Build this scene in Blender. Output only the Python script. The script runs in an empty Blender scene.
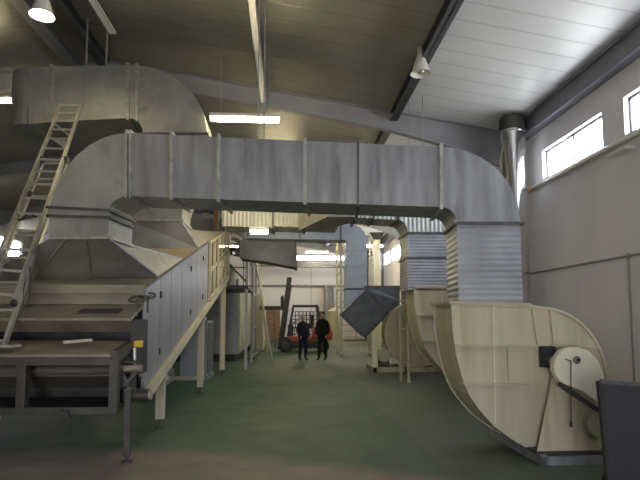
import bpy, bmesh, math, random
from mathutils import Vector, Matrix
random.seed(7)
C = bpy.context.scene.collection
V = Vector
PI = math.pi
# ------------------------------------------------------------------ camera
F = 520.0; PITCH = 4.5; SHIFT = 36.0
cd = bpy.data.cameras.new('camera'); cam = bpy.data.objects.new('camera', cd); C.objects.link(cam)
cd.sensor_width = 36; cd.sensor_fit = 'HORIZONTAL'; cd.lens = F / 640 * 36; cd.shift_y = SHIFT / 640
cd.clip_end = 300
cam.location = (0, 0, 1.6)
cam.rotation_euler = (math.radians(90 + PITCH), 0, -math.atan(31 / F))
bpy.context.scene.camera = cam
RM = cam.rotation_euler.to_matrix(); CL = V((0, 0, 1.6))
def ray(px, py): return RM @ V(((px - 320) / F, (240 - py + SHIFT) / F, -1))
def P(px, py, Y):                       # point of the place at depth Y seen at a pixel
    r = ray(px, py); return CL + r * (Y / r.y)
# ------------------------------------------------------------------ materials
def nodes(name):
    m = bpy.data.materials.new(name); m.use_nodes = True
    nt = m.node_tree; b = nt.nodes['Principled BSDF']; return m, nt, b
def L(nt, a, b): nt.links.new(a, b)
def mat(name, c1, c2=None, scale=4.0, rough=.6, metal=0.0, bump=0.0, c3=None, thr=.6, stretch=(1, 1, 1), detail=6, fine=40, finebump=0.0):
    m, nt, b = nodes(name)
    b.inputs['Roughness'].default_value = rough; b.inputs['Metallic'].default_value = metal
    tc = nt.nodes.new('ShaderNodeTexCoord'); mp = nt.nodes.new('ShaderNodeMapping'); mp.inputs['Scale'].default_value = stretch
    L(nt, tc.outputs['Object'], mp.inputs['Vector'])
    if c2 is None: c2 = tuple(x * .8 for x in c1)
    n = nt.nodes.new('ShaderNodeTexNoise'); n.inputs['Scale'].default_value = scale; n.inputs['Detail'].default_value = detail
    L(nt, mp.outputs['Vector'], n.inputs['Vector'])
    r = nt.nodes.new('ShaderNodeValToRGB'); r.color_ramp.elements[0].position = .35; r.color_ramp.elements[1].position = .65
    r.color_ramp.elements[0].color = (*c1, 1); r.color_ramp.elements[1].color = (*c2, 1)
    L(nt, n.outputs['Fac'], r.inputs['Fac']); out = r.outputs['Color']
    if c3:
        n2 = nt.nodes.new('ShaderNodeTexNoise'); n2.inputs['Scale'].default_value = scale * .45; n2.inputs['Detail'].default_value = 8
        n2.inputs['Roughness'].default_value = .65
        L(nt, mp.outputs['Vector'], n2.inputs['Vector'])
        r2 = nt.nodes.new('ShaderNodeValToRGB'); r2.color_ramp.elements[0].position = thr; r2.color_ramp.elements[1].position = thr + .1
        L(nt, n2.outputs['Fac'], r2.inputs['Fac'])
        mx = nt.nodes.new('ShaderNodeMixRGB'); L(nt, r2.outputs['Color'], mx.inputs['Fac']); L(nt, out, mx.inputs['Color1']); mx.inputs['Color2'].default_value = (*c3, 1)
        out = mx.outputs['Color']
    L(nt, out, b.inputs['Base Color'])
    if bump:
        bp = nt.nodes.new('ShaderNodeBump'); bp.inputs['Strength'].default_value = bump; bp.inputs['Distance'].default_value = .02
        L(nt, n.outputs['Fac'], bp.inputs['Height']); L(nt, bp.outputs['Normal'], b.inputs['Normal'])
    return m
def wavemat(name, c1, c2, axis, scale, rough, metal, bump, noise=3.0, line=None, dist=.02):
    """sheet with parallel ribs or seams along one axis"""
    m, nt, b = nodes(name)
    b.inputs['Roughness'].default_value = rough; b.inputs['Metallic'].default_value = metal
    tc = nt.nodes.new('ShaderNodeTexCoord')
    n = nt.nodes.new('ShaderNodeTexNoise'); n.inputs['Scale'].default_value = noise; n.inputs['Detail'].default_value = 6
    L(nt, tc.outputs['Object'], n.inputs['Vector'])
    r = nt.nodes.new('ShaderNodeValToRGB'); r.color_ramp.elements[0].position = .35; r.color_ramp.elements[1].position = .65
    r.color_ramp.elements[0].color = (*c1, 1); r.color_ramp.elements[1].color = (*c2, 1)
    L(nt, n.outputs['Fac'], r.inputs['Fac'])
    w = nt.nodes.new('ShaderNodeTexWave'); w.wave_type = 'BANDS'; w.bands_direction = axis; w.inputs['Scale'].default_value = scale
    L(nt, tc.outputs['Object'], w.inputs['Vector'])
    out = r.outputs['Color']
    h = w.outputs['Fac']
    if line:
        r2 = nt.nodes.new('ShaderNodeValToRGB'); r2.color_ramp.elements[0].position = 0; r2.color_ramp.elements[1].position = line
        r2.color_ramp.elements[0].color = (.78, .78, .78, 1); r2.color_ramp.elements[1].color = (1, 1, 1, 1)
        L(nt, h, r2.inputs['Fac'])
        mx = nt.nodes.new('ShaderNodeMixRGB'); mx.blend_type = 'MULTIPLY'; mx.inputs['Fac'].default_value = 1
        L(nt, out, mx.inputs['Color1']); L(nt, r2.outputs['Color'], mx.inputs['Color2']); out = mx.outputs['Color']; h = r2.outputs['Color']
    L(nt, out, b.inputs['Base Color'])
    bp = nt.nodes.new('ShaderNodeBump'); bp.inputs['Strength'].default_value = bump; bp.inputs['Distance'].default_value = dist
    L(nt, h, bp.inputs['Height']); L(nt, bp.outputs['Normal'], b.inputs['Normal'])
    return m
def emis(name, col, s):
    m = bpy.data.materials.new(name); m.use_nodes = True; nt = m.node_tree; nt.nodes.clear()
    e = nt.nodes.new('ShaderNodeEmission'); e.inputs['Color'].default_value = (*col, 1); e.inputs['Strength'].default_value = s
    o = nt.nodes.new('ShaderNodeOutputMaterial'); L(nt, e.outputs[0], o.inputs[0]); return m
def glassmat():
    m = bpy.data.materials.new('window_glass'); m.use_nodes = True; nt = m.node_tree; nt.nodes.clear()
    t = nt.nodes.new('ShaderNodeBsdfTransparent'); t.inputs[0].default_value = (.93, .95, .95, 1)
    g = nt.nodes.new('ShaderNodeBsdfGlossy'); g.inputs['Roughness'].default_value = .05
    mx = nt.nodes.new('ShaderNodeMixShader'); mx.inputs[0].default_value = .06
    o = nt.nodes.new('ShaderNodeOutputMaterial'); L(nt, t.outputs[0], mx.inputs[1]); L(nt, g.outputs[0], mx.inputs[2]); L(nt, mx.outputs[0], o.inputs[0]); return m
M = {}
M['zinc'] = mat('galvanised_sheet', (.34, .342, .35), (.225, .228, .235), 2.6, .42, .45, .3, stretch=(3, 3, .5), c3=(.18, .185, .195), thr=.58)
M['zinc_old'] = mat('dull_galvanised_sheet', (.38, .37, .33), (.28, .275, .245), 2.5, .5, .35, .15, c3=(.24, .23, .2), thr=.6)
M['zinc_rib'] = wavemat('ribbed_galvanised_sheet', (.36, .37, .385), (.27, .28, .295), 'Z', 4.5, .42, .45, .32)
M['zinc_vrib'] = wavemat('upright_ribbed_sheet', (.5, .5, .46), (.42, .42, .38), 'X', 3.2, .4, .4, .5)
M['zinc_blue'] = mat('bluish_galvanised_sheet', (.44, .48, .55), (.38, .41, .48), 3, .45, .4, .1)
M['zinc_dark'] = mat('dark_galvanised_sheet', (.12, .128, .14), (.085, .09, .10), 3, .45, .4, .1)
M['flange'] = mat('flange_angle', (.45, .44, .38), (.3, .29, .25), 8, .5, .4)
M['flange_dark'] = mat('dark_flange_angle', (.12, .12, .12), (.07, .07, .07), 8, .5, .4)
M['chrome'] = mat('polished_steel', (.78, .78, .78), (.68, .68, .68), 2, .17, 1.0)
M['cream'] = mat('cream_paint', (.53, .47, .325), (.45, .395, .265), 2.5, .55, 0, .1, c3=(.40, .34, .2), thr=.58, stretch=(3, 3, .35))
M['cream_dirty'] = mat('dirty_cream_paint', (.44, .41, .28), (.34, .32, .21), 3, .6, 0, .1, c3=(.22, .19, .12), thr=.58)
M['cream_light'] = mat('pale_cream_paint', (.74, .7, .52), (.66, .62, .44), 3, .5)
M['steel_dark'] = mat('dark_steel', (.06, .058, .052), (.035, .034, .03), 5, .55, .4, .1)
M['steel_frame'] = mat('grimy_steel_frame', (.10, .09, .075), (.065, .06, .05), 5, .5, .5, .1)
M['steel_plate'] = mat('grimy_steel_plate', (.34, .295, .21), (.22, .19, .135), 2.5, .5, .35, .1, c3=(.12, .085, .05), thr=.6)
M['rusty'] = mat('rust_stained_plate', (.36, .3, .2), (.27, .22, .15), 1.6, .6, .2, .1, c3=(.16, .1, .055), thr=.56, stretch=(.6, 1.6, 1))
M['checker'] = wavemat('tread_plate', (.40, .355, .255), (.29, .26, .185), 'DIAGONAL', 16, .45, .4, .5)
M['panel'] = mat('satin_steel_panel', (.37, .37, .385), (.29, .29, .305), 1.6, .38, .45, .05, stretch=(1, 3, .6))
M['mesh'] = wavemat('woven_belt_mesh', (.5, .45, .34), (.38, .34, .26), 'X', 26, .4, .6, .8)
M['alu'] = mat('aluminium', (.62, .6, .52), (.5, .48, .42), 6, .35, .7)
M['beam'] = mat('grey_painted_beam', (.18, .18, .21), (.14, .14, .165), 2, .5, .1)
M['beam_dark'] = mat('dark_painted_beam', (.07, .068, .075), (.05, .05, .055), 2, .5, .1)
M['rafter'] = mat('grey_rafter_paint', (.26, .26, .285), (.21, .21, .235), 1.2, .5, .1)
M['wall'] = mat('painted_block_wall', (.74, .72, .76), (.66, .64, .68), .9, .75, 0, .15, c3=(.52, .5, .54), thr=.64, stretch=(1, 1, .35))
M['wallback'] = mat('pale_panel_wall', (.82, .77, .77), (.78, .73, .73), .5, .7)
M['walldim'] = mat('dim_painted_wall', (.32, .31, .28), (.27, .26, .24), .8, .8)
M['roof_r'] = wavemat('window_lit_roof_panels', (.70, .70, .71), (.64, .64, .65), 'Y', .62, .34, .1, .3, .8, line=.035, dist=.04)  # paler than roof_l: light from the windows is put into the colour
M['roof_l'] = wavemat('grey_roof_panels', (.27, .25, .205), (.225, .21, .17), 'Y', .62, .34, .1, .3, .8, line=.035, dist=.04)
M['frame'] = mat('window_frame_paint', (.25, .25, .28), None, 3, .5)
M['glass'] = glassmat()
M['black'] = mat('black_rubber', (.02, .02, .02), (.012, .012, .012), 5, .6)
M['yellow'] = mat('yellow_paint', (.7, .45, .03), (.6, .38, .02), 5, .5)
M['white'] = mat('white_enamel', (.75, .73, .66), (.68, .66, .6), 3, .35)
M['orange'] = mat('orange_red_paint', (.42, .07, .02), (.33, .05, .02), 5, .45)
M['wood'] = mat('brown_board', (.24, .14, .075), (.19, .11, .055), 3, .7, stretch=(1, 1, 5))
M['plankw'] = mat('pale_board', (.66, .5, .22), (.55, .4, .16), 3, .7, stretch=(1, 1, 5))
M['cloth'] = mat('black_cloth', (.016, .015, .018), (.01, .01, .012), 12, .85)
M['cloth2'] = mat('dark_navy_cloth', (.018, .02, .03), (.012, .013, .02), 12, .85)
M['skin'] = mat('skin', (.5, .3, .21), (.46, .27, .19), 12, .55)
M['hair'] = mat('grey_hair', (.3, .27, .22), (.22, .2, .16), 30, .8)
M['hair2'] = mat('dark_hair', (.02, .015, .012), (.015, .01, .01), 30, .8)
M['pipe'] = mat('grey_pipe', (.32, .31, .3), (.26, .25, .24), 5, .5, .3)
M['blackpanel'] = mat('black_sheet', (.014, .014, .016), (.01, .01, .012), 2, .65, 0)
M['tube'] = emis('lit_tube', (1.0, .84, .5), 110)
M['bulb'] = emis('lit_bulb', (1.0, .82, .5), 420)
M['skyglow'] = emis('bulb_glow_cool', (.9, .95, 1), 8)
M['rubber_green'] = mat('green_mat', (.03, .08, .04), None, 5, .7)
def floormat():
    m, nt, b = nodes('painted_floor')
    tc = nt.nodes.new('ShaderNodeTexCoord'); sep = nt.nodes.new('ShaderNodeSeparateXYZ'); L(nt, tc.outputs['Object'], sep.inputs[0])
    n = nt.nodes.new('ShaderNodeTexNoise'); n.inputs['Scale'].default_value = .8; n.inputs['Detail'].default_value = 9; n.inputs['Roughness'].default_value = .62
    L(nt, tc.outputs['Object'], n.inputs['Vector'])
    g = nt.nodes.new('ShaderNodeValToRGB'); g.color_ramp.elements[0].position = .3; g.color_ramp.elements[1].position = .7
    g.color_ramp.elements[0].color = (.024, .056, .026, 1); g.color_ramp.elements[1].color = (.045, .09, .042, 1)
    L(nt, n.outputs['Fac'], g.inputs['Fac'])
    c = nt.nodes.new('ShaderNodeValToRGB'); c.color_ramp.elements[0].position = .3; c.color_ramp.elements[1].position = .7
    c.color_ramp.elements[0].color = (.12, .10, .075, 1); c.color_ramp.elements[1].color = (.21, .17, .125, 1)
    n3 = nt.nodes.new('ShaderNodeTexNoise'); n3.inputs['Scale'].default_value = 2.5; n3.inputs['Detail'].default_value = 8
    L(nt, tc.outputs['Object'], n3.inputs['Vector']); L(nt, n3.outputs['Fac'], c.inputs['Fac'])
    # bare concrete: y < ~5.9 on the left, thinning out to the right; worn dust film near
    def math_(op, a, bb):
        k = nt.nodes.new('ShaderNodeMath'); k.operation = op
        for i, x in enumerate((a, bb)):
            if isinstance(x, (int, float)): k.inputs[i].default_value = x
            else: L(nt, x, k.inputs[i])
        return k.outputs[0]
    x = sep.outputs['X']; y = sep.outputs['Y']
    e = math_('ADD', y, math_('MULTIPLY', math_('MAXIMUM', math_('ADD', x, 1.2), 0.0), .45))
    e = math_('ADD', e, math_('MULTIPLY', math_('SUBTRACT', n.outputs['Fac'], .5), 1.1))
    mr = nt.nodes.new('ShaderNodeMapRange'); mr.inputs['From Min'].default_value = 6.3; mr.inputs['From Max'].default_value = 6.7
    mr.inputs['To Min'].default_value = 1; mr.inputs['To Max'].default_value = 0; L(nt, e, mr.inputs['Value'])
    # worn patch beneath the fans on the right
    w = math_('MULTIPLY', math_('GREATER_THAN', math_('ADD', x, math_('MULTIPLY', n3.outputs['Fac'], .5)), 1.9), .45)
    fac = math_('MAXIMUM', mr.outputs[0], math_('MULTIPLY', w, n3.outputs['Fac']))
    mx = nt.nodes.new('ShaderNodeMixRGB'); L(nt, fac, mx.inputs['Fac']); L(nt, g.outputs['Color'], mx.inputs['Color1']); L(nt, c.outputs['Color'], mx.inputs['Color2'])
    L(nt, mx.outputs['Color'], b.inputs['Base Color'])
    rr = nt.nodes.new('ShaderNodeMapRange'); rr.inputs['To Min'].default_value = .5; rr.inputs['To Max'].default_value = .75; L(nt, n3.outputs['Fac'], rr.inputs['Value'])
    L(nt, rr.outputs[0], b.inputs['Roughness'])
    bp = nt.nodes.new('ShaderNodeBump'); bp.inputs['Strength'].default_value = .15; bp.inputs['Distance'].default_value = .02
    L(nt, n3.outputs['Fac'], bp.inputs['Height']); L(nt, bp.outputs['Normal'], b.inputs['Normal'])
    return m
M['floor'] = floormat()
# ------------------------------------------------------------------ mesh builder
class MB:
    def __init__(s): s.b = bmesh.new()
    def box(s, lo, hi):
        x0, y0, z0 = lo; x1, y1, z1 = hi
        v = [s.b.verts.new(p) for p in ((x0,y0,z0),(x1,y0,z0),(x1,y1,z0),(x0,y1,z0),(x0,y0,z1),(x1,y0,z1),(x1,y1,z1),(x0,y1,z1))]
        for f in ((0,1,2,3),(4,5,6,7),(0,1,5,4),(1,2,6,5),(2,3,7,6),(3,0,4,7)): s.b.faces.new([v[i] for i in f])
        return s
    def loft(s, A, B, caps=True):
        a = [s.b.verts.new(p) for p in A]; b = [s.b.verts.new(p) for p in B]; n = len(a)
        for i in range(n): s.b.faces.new((a[i], a[(i+1) % n], b[(i+1) % n], b[i]))
        if caps: s.b.faces.new(a); s.b.faces.new(b)
        return s
    def prism(s, pts, vec): return s.loft([V(p) for p in pts], [V(p) + V(vec) for p in pts])
    def bar(s, a, b, w=.05, h=None, up=(0, 0, 1)):
        a = V(a); b = V(b); h = h or w; d = (b - a).normalized(); u = V(up)
        if abs(d.dot(u)) > .97: u = V((0, 1, 0))
        x = d.cross(u).normalized(); y = x.cross(d).normalized()
        q = [(-1,-1),(1,-1),(1,1),(-1,1)]
        return s.loft([a + x*i*w/2 + y*j*h/2 for i, j in q], [b + x*i*w/2 + y*j*h/2 for i, j in q])
    def cyl(s, a, b, r, r2=None, n=16, caps=True):
        a = V(a); b = V(b); r2 = r if r2 is None else r2; d = (b - a).normalized()
        u = V((0,0,1)) if abs(d.z) < .9 else V((1,0,0)); x = d.cross(u).normalized(); y = x.cross(d)
        c = [(math.cos(2*PI*i/n), math.sin(2*PI*i/n)) for i in range(n)]
        return s.loft([a + x*i*r + y*j*r for i, j in c], [b + x*i*r2 + y*j*r2 for i, j in c], caps)
    def tube(s, pts, r, n=8):
        for a, b in zip(pts[:-1], pts[1:]): s.cyl(a, b, r, n=n)
        return s
    def torus(s, c, ax, R, r, n=24, k=8):
        c = V(c); ax = V(ax).normalized(); u = V((0,0,1)) if abs(ax.z) < .9 else V((1,0,0)); x = ax.cross(u).normalized(); y = x.cross(ax)
        rings = []
        for i in range(n):
            t = 2*PI*i/n; d = x*math.cos(t) + y*math.sin(t)
            rings.append([s.b.verts.new(c + d*(R + r*math.cos(2*PI*j/k)) + ax*r*math.sin(2*PI*j/k)) for j in range(k)])
        for i in range(n):
            for j in range(k):
                s.b.faces.new((rings[i][j], rings[(i+1)%n][j], rings[(i+1)%n][(j+1)%k], rings[i][(j+1)%k]))
        return s
    def lathe(s, prof, c, ax=(0,0,1), n=24):
        c = V(c); ax = V(ax).normalized(); u = V((0,0,1)) if abs(ax.z) < .9 else V((1,0,0)); x = ax.cross(u).normalized(); y = x.cross(ax)
        rings = [[s.b.verts.new(c + (x*math.cos(2*PI*i/n) + y*math.sin(2*PI*i/n))*r + ax*h) for i in range(n)] for r, h in prof]
        for a, b in zip(rings[:-1], rings[1:]):
            for i in range(n): s.b.faces.new((a[i], a[(i+1)%n], b[(i+1)%n], b[i]))
        return s
    def ball(s, c, r, sc=(1,1,1), n=12):
        m = Matrix.Translation(V(c)) @ Matrix.Diagonal((*sc, 1)); bmesh.ops.create_uvsphere(s.b, u_segments=n*2, v_segments=n, radius=r, matrix=m); return s
    def build(s, name, m, parent=None, bevel=0, smooth=False, **tags):
        me = bpy.data.meshes.new(name); bmesh.ops.recalc_face_normals(s.b, faces=s.b.faces)
        if parent is not None:
            pm = ORG.get(parent.name, Matrix.Identity(4)); s.b.transform(pm.inverted())
        s.b.to_mesh(me); s.b.free()
        o = bpy.data.objects.new(name, me); C.objects.link(o); me.materials.append(M[m] if isinstance(m, str) else m)
        if parent is not None: o.parent = parent; ORG[o.name] = ORG.get(parent.name, Matrix.Identity(4))
        if smooth:
            for p in me.polygons: p.use_smooth = True
            try: me.set_sharp_from_angle(angle=math.radians(35))
            except Exception: pass
        if bevel:
            bv = o.modifiers.new('bevel', 'BEVEL'); bv.width = bevel; bv.segments = 2; bv.limit_method = 'ANGLE'; bv.angle_limit = math.radians(50)
        for k, v in tags.items(): o[k] = v
        return o
ORG = {}
def thing(name, label, cat, loc, group=None):
    o = bpy.data.objects.new(name, None); C.objects.link(o); o.location = loc; o['label'] = label; o['category'] = cat
    o.empty_display_size = .2
    if group: o['group'] = group
    ORG[o.name] = Matrix.Translation(V(loc)); return o
def tag(o, label, cat, group=None):
    o['label'] = label; o['category'] = cat
    if group: o['group'] = group
    return o
def struct(o): o['kind'] = 'structure'; return o
def copy_tree(o, parent=None):
    c = o.copy(); C.objects.link(c)
    if parent: c.parent = parent
    for ch in list(o.children): copy_tree(ch, c)
    return c
# ------------------------------------------------------------------ shell
WX = 5.9          # right wall inner face
RX = -4.6         # ridge
LX = -15.1        # left wall
BY = 38.0         # back wall
FY = -4.0
def onwall(px, py, X=WX-.06):
    r = ray(px, py); return CL + r*((X)/r.x)
_a = P(200, 77, 12.9); _b = P(500, 131, 12.9); RS = (_a.z-_b.z)/(_b.x-_a.x)
def roofz(x): return _a.z + RS*(_a.x-x) if x > RX else _a.z + RS*(_a.x-RX) - RS*(RX-x)
EZ = roofz(5.7)
def onroof(px, py, dz=0.0):
    r = ray(px, py); t = 1.0
    for _ in range(60): t = (roofz((CL + r*t).x) - dz - 1.6)/r.z
    return CL + r*t
struct(MB().box((LX-.2, FY, -.15), (WX+.25, BY+.2, 0)).build('floor', 'floor'))
wins = []
y = .7 - 3.05*1
ys = []
WN = onwall(603, 147, WX).y; WF = onwall(543, 180, WX).y; WW = WF-WN; WP = WN - onwall(625, 135, WX).y + WW
k = -4
while WN + WP*k < BY-4:
    if WN + WP*k > FY+.2 and k != 1: ys.append(WN + WP*k)
    k += 1
WZ0, WZ1 = onwall(603, 147, WX).z, onwall(603, 111, WX).z
print('CAL', WN, WF, WP, WZ0, WZ1, RS, EZ, roofz(RX))
w = MB(); prev = FY
for y0 in ys:
    w.box((WX, prev, WZ0), (WX+.22, y0, WZ1)); prev = y0 + WW
w.box((WX, prev, WZ0), (WX+.22, BY, WZ1)); w.box((WX, FY, 0), (WX+.22, BY, WZ0)); w.box((WX, FY, WZ1), (WX+.22, BY, EZ+.05))
bmesh.ops.remove_doubles(w.b, verts=w.b.verts, dist=.0001)
struct(w.build('wall_right', 'wall'))
for i, y0 in enumerate(ys):
    f = MB(); a = y0; b = y0 + WW
    for (p, q) in (((a, WZ0), (b, WZ0+.05)), ((a, WZ1-.05), (b, WZ1)), ((a, WZ0), (a+.05, WZ1)), ((b-.05, WZ0), (b, WZ1)), (((a+b)/2-.025, WZ0), ((a+b)/2+.025, WZ1))):
        f.box((WX+.1, p[0], p[1]), (WX+.16, q[0], q[1]))
    fo = struct(f.build('window_%d' % (i+1), 'frame'))
    MB().box((WX+.125, a, WZ0), (WX+.13, b, WZ1)).build('pane', 'glass', fo)
LW0, LW1 = onwall(-8, 250, LX).y, onwall(22, 250, LX).y; LZ0, LZ1 = onwall(10, 257, LX).z, min(onwall(10, 238, LX).z, roofz(LX)-.15)
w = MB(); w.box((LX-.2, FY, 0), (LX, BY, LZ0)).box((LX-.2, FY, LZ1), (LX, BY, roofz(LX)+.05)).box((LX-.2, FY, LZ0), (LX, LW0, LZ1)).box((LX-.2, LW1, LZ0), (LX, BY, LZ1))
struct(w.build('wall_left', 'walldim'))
f = MB()
for t_ in (0, .5, 1): yy_ = LW0+.02+(LW1-LW0-.08)*t_; f.box((LX-.12, yy_, LZ0), (LX-.06, yy_+.04, LZ1))
f.box((LX-.12, LW0, LZ0), (LX-.06, LW1, LZ0+.05)).box((LX-.12, LW0, LZ1-.05), (LX-.06, LW1, LZ1))
fo = struct(f.build('window_20', 'frame')); MB().box((LX-.095, LW0, LZ0), (LX-.09, LW1, LZ1)).build('pane', 'glass', fo)
# back wall with a window band put in for its brightly lit top, and a side window
b0 = P(292, 250, BY).x; b1 = P(352, 250, BY).x; c0 = P(-4, 250, BY).x; c1 = P(21, 250, BY).x
wz0, wz1 = P(320, 261, BY).z, P(320, 244, BY).z; lz0, lz1 = 6.0, 7.2
w = MB()
w.box((LX, BY, 0), (WX+.2, BY+.2, wz0)); w.box((LX, BY, wz1), (WX+.2, BY+.2, max(EZ-.3, wz1+.01)))
w.box((LX, BY, wz0), (b0, BY+.2, wz1)); w.box((b1, BY, wz0), (WX+.2, BY+.2, wz1))
struct(w.build('wall_back', 'wallback'))
nw = len(ys)
f = MB()
for t in range(6):
    xx = b0 + (b1-b0)*t/5; f.box((xx-.03, BY+.05, wz0), (xx+.03, BY+.1, wz1))
f.box((b0, BY+.05, wz0), (b1, BY+.1, wz0+.06)).box((b0, BY+.05, wz1-.06), (b1, BY+.1, wz1))
fo = struct(f.build('window_%d' % (nw+1), 'frame')); MB().box((b0, BY+.07, wz0), (b1, BY+.075, wz1)).build('pane', 'glass', fo)  # band stands in for wall lit by lamps
# seam and cladding lines on the back wall
# unseen end wall behind the camera; door opening added to let daylight in
DX0, DX1, DZ = -1.6, .4, 2.2
w = MB(); w.box((LX, FY-.2, 0), (DX0, FY, 8.6)).box((DX1, FY-.2, 0), (WX+.2, FY, 8.6)).box((DX0, FY-.2, DZ), (DX1, FY, 8.6))
struct(w.build('wall_front', 'wall'))
w = MB(); zr0 = roofz(RX)+.05
w.prism([(LX, BY, EZ-.3), (WX+.2, BY, EZ-.3), (WX+.2, BY, EZ), (RX, BY, zr0), (LX, BY, EZ)], (0, .2, 0)); struct(w.build('wall_back_gable', 'wallback'))
# roofs
def slab(x0, x1, name, m):
    z0, z1 = roofz(x0+1e-4), roofz(x1-1e-4)
    struct(MB().prism([(x0, FY, z0), (x1, FY, z1), (x1, FY, z1+.12), (x0, FY, z0+.12)], (0, BY-FY+.2, 0)).build(name, m))
BX = onroof(455, 0, .15).x
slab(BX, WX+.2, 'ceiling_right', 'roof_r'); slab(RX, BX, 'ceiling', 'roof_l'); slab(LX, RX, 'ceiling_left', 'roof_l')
tn = [0]
def trim(mb, m, bevel=0):
    tn[0] += 1; return struct(mb.build('trim_%d' % tn[0], m, bevel=bevel))
# eave beam along the right wall (channel: web plus two flanges)
EB = onwall(640, 43, 5.66).z; EZ2 = EZ-.02
e = MB(); e.box((5.66, FY, EB), (5.72, BY, EZ2)); e.box((5.66, FY, EB-.05), (WX, BY, EB)); e.box((5.60, FY, EZ2-.05), (WX, BY, EZ2))
trim(e, 'beam')
# longitudinal beams under the roof (I sections)
def ibeam(x, zt, h, wd, m, y0=FY, y1=BY):
    e = MB(); e.box((x-wd/2, y0, zt-.02), (x+wd/2, y1, zt)); e.box((x-.012, y0, zt-h), (x+.012, y1, zt)); e.box((x-wd/2, y0, zt-h), (x+wd/2, y1, zt-h+.02)); return trim(e, m)
BX = onroof(455, 0, .15).x
ibeam(BX, roofz(BX+.12)-.005, .22, .2, 'beam_dark'); ibeam(RX, roofz(RX)-.03, .25, .25, 'beam_dark')
ibeam(RX-.75, roofz(RX-.75)-.03, .12, .3, 'beam')
# portal rafters and columns
for ry in (12.9, 19.0, 25.1, 31.2, 37.3):
    for s in (1, -1):
        e = MB(); m = []
        xs = (5.6, 4.2, 2.43, -.8, RX) if s > 0 else (LX+.3, LX+1.7, LX+3.4, -8.4, RX)
        dp = (.95, .68, .5, .46, .5)
        for yy0, yy1, zt, zb in ((ry-.01, ry+.01, .0, 1), (ry-.09, ry+.09, 0, .02), (ry-.09, ry+.09, -1, 1.0)):
            for (xa, da), (xb, db) in zip(list(zip(xs, dp))[:-1], list(zip(xs, dp))[1:]):
                za, zb_ = roofz(xa)-.02, roofz(xb)-.02
                if zt == 0 and zb == 1: q = [(xa, za), (xb, zb_), (xb, zb_-db), (xa, za-da)]
                elif zt == 0: q = [(xa, za), (xb, zb_), (xb, zb_-.02), (xa, za-.02)]
                else: q = [(xa, za-da+.02), (xb, zb_-db+.02), (xb, zb_-db), (xa, za-da)]
                e.prism([(x_, yy0, z_) for x_, z_ in q], (0, yy1-yy0, 0))
        trim(e, 'rafter')
        e = MB(); cx = 5.6 if s > 0 else LX+.3; d = .13
        top = roofz(cx)-.02
        e.box((cx-d, ry-.09, 0), (cx-d+.02, ry+.09, top)); e.box((cx+d-.02, ry-.09, 0), (cx+d, ry+.09, top)); e.box((cx-d, ry-.01, 0), (cx+d, ry+.01, top))
        trim(e, 'beam')
# low cross beam in front of the back wall, falling to the right
a = P(250, 255, 34); b = P(347, 268, 34)
e = MB().prism([a, P(347, 266, 34), b, P(250, 266, 34)], (0, .25, 0)); trim(e, 'beam')
# wall skirting strip and vertical seam strips at the back
for px in (250, 311, 356): trim(MB().box((P(px, 280, BY).x-.02, BY-.02, 0), (P(px, 280, BY).x+.02, BY, 5.5)), 'pipe')
# ------------------------------------------------------------------ rectangular duct tools
def duct_frame(A, B):
    """vertical plane through A and B: returns pixel->point, depth vector"""
    A = V((*A, 0)); B = V((*B, 0)); u = (B-A).normalized(); n = V((-u.y, u.x, 0))
    def pp(px, py, off=0):
        r = ray(px, py); t = (A + n*off - CL).dot(n) / r.dot(n); return CL + r*t
    return pp, n, u
def arc(p0, pc, p1, n=8):          # quadratic-ish elliptic arc between p0 and p1 whose corner is pc
    o = []
    for i in range(n+1):
        t = PI/2*i/n; c, s = math.cos(t), math.sin(t)
        # ellipse centred at p0+p1-pc
        ox, oy = p0[0]+p1[0]-pc[0], p0[1]+p1[1]-pc[1]
        o.append((ox + (p0[0]-ox)*c + (p1[0]-ox)*s, oy + (p0[1]-oy)*c + (p1[1]-oy)*s))
    return o
# ---- duct 1
pp, n1, u1 = duct_frame((-3.0, 6.6), (2.5, 5.98)); D1 = .70
d1 = thing('ventilation_duct', 'large galvanised duct spanning the aisle, bending down to the nearest cream fan', 'duct', pp(300, 205))
def part1(pts, m, name='duct_section', **k): return MB().prism([pp(*p) for p in pts], n1*D1).build(name, m, d1, **k)
part1([(127,133)] + arc((127,133),(62,133),(50,207)) + [(109,210)] + arc((109,210),(110,197),(128,196), 5), 'zinc_old', 'elbow')
xs = [127, 172, 219, 305, 358, 441]
def ty(x): return 133 + 14*(x-127)/314
def by(x): return 196 + 11*(x-127)/314
for a, b in zip(xs[:-1], xs[1:]):
    part1([(a,ty(a)),(b,ty(b)),(b,by(b)),(a,by(a))], 'zinc')
def flange(pts, w, m, D, pp=pp, n=n1, parent=d1, ex=.035, name='flange'):
    """rectangular collar around the section between two outline pixels"""
    a = pp(*pts[0]); b = pp(*pts[1]); ax = (b-a).normalized(); al = ax.cross(n).normalized()
    mb = MB(); a2 = a - ax*ex - n*ex; b2 = b + ax*ex - n*ex; dd = n*(D+2*ex)
    q = [a2 - al*w/2, b2 - al*w/2, b2 + al*w/2, a2 + al*w/2]
    mb.prism(q, dd); return mb.build(name, m, parent)
for x, m, ww in ((127,'flange',.03),(131,'flange',.02),(172,'flange',.035),(219,'flange',.035),(305,'flange',.035),(358,'flange_dark',.025),(441,'flange',.04)):
    flange([(x, ty(x)), (x, by(x))], ww, m, D1)
part1(arc((441,147),(520,147),(520,223), 12) + [(457,223)] + arc((457,223),(457,207),(441,207), 6), 'zinc', 'elbow')
flange([(456.5,223.5),(520.5,223.5)], .035, 'flange_dark', D1)
part1([(457,224),(520,224),(523,302),(459,302)], 'zinc_rib', 'riser')
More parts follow.
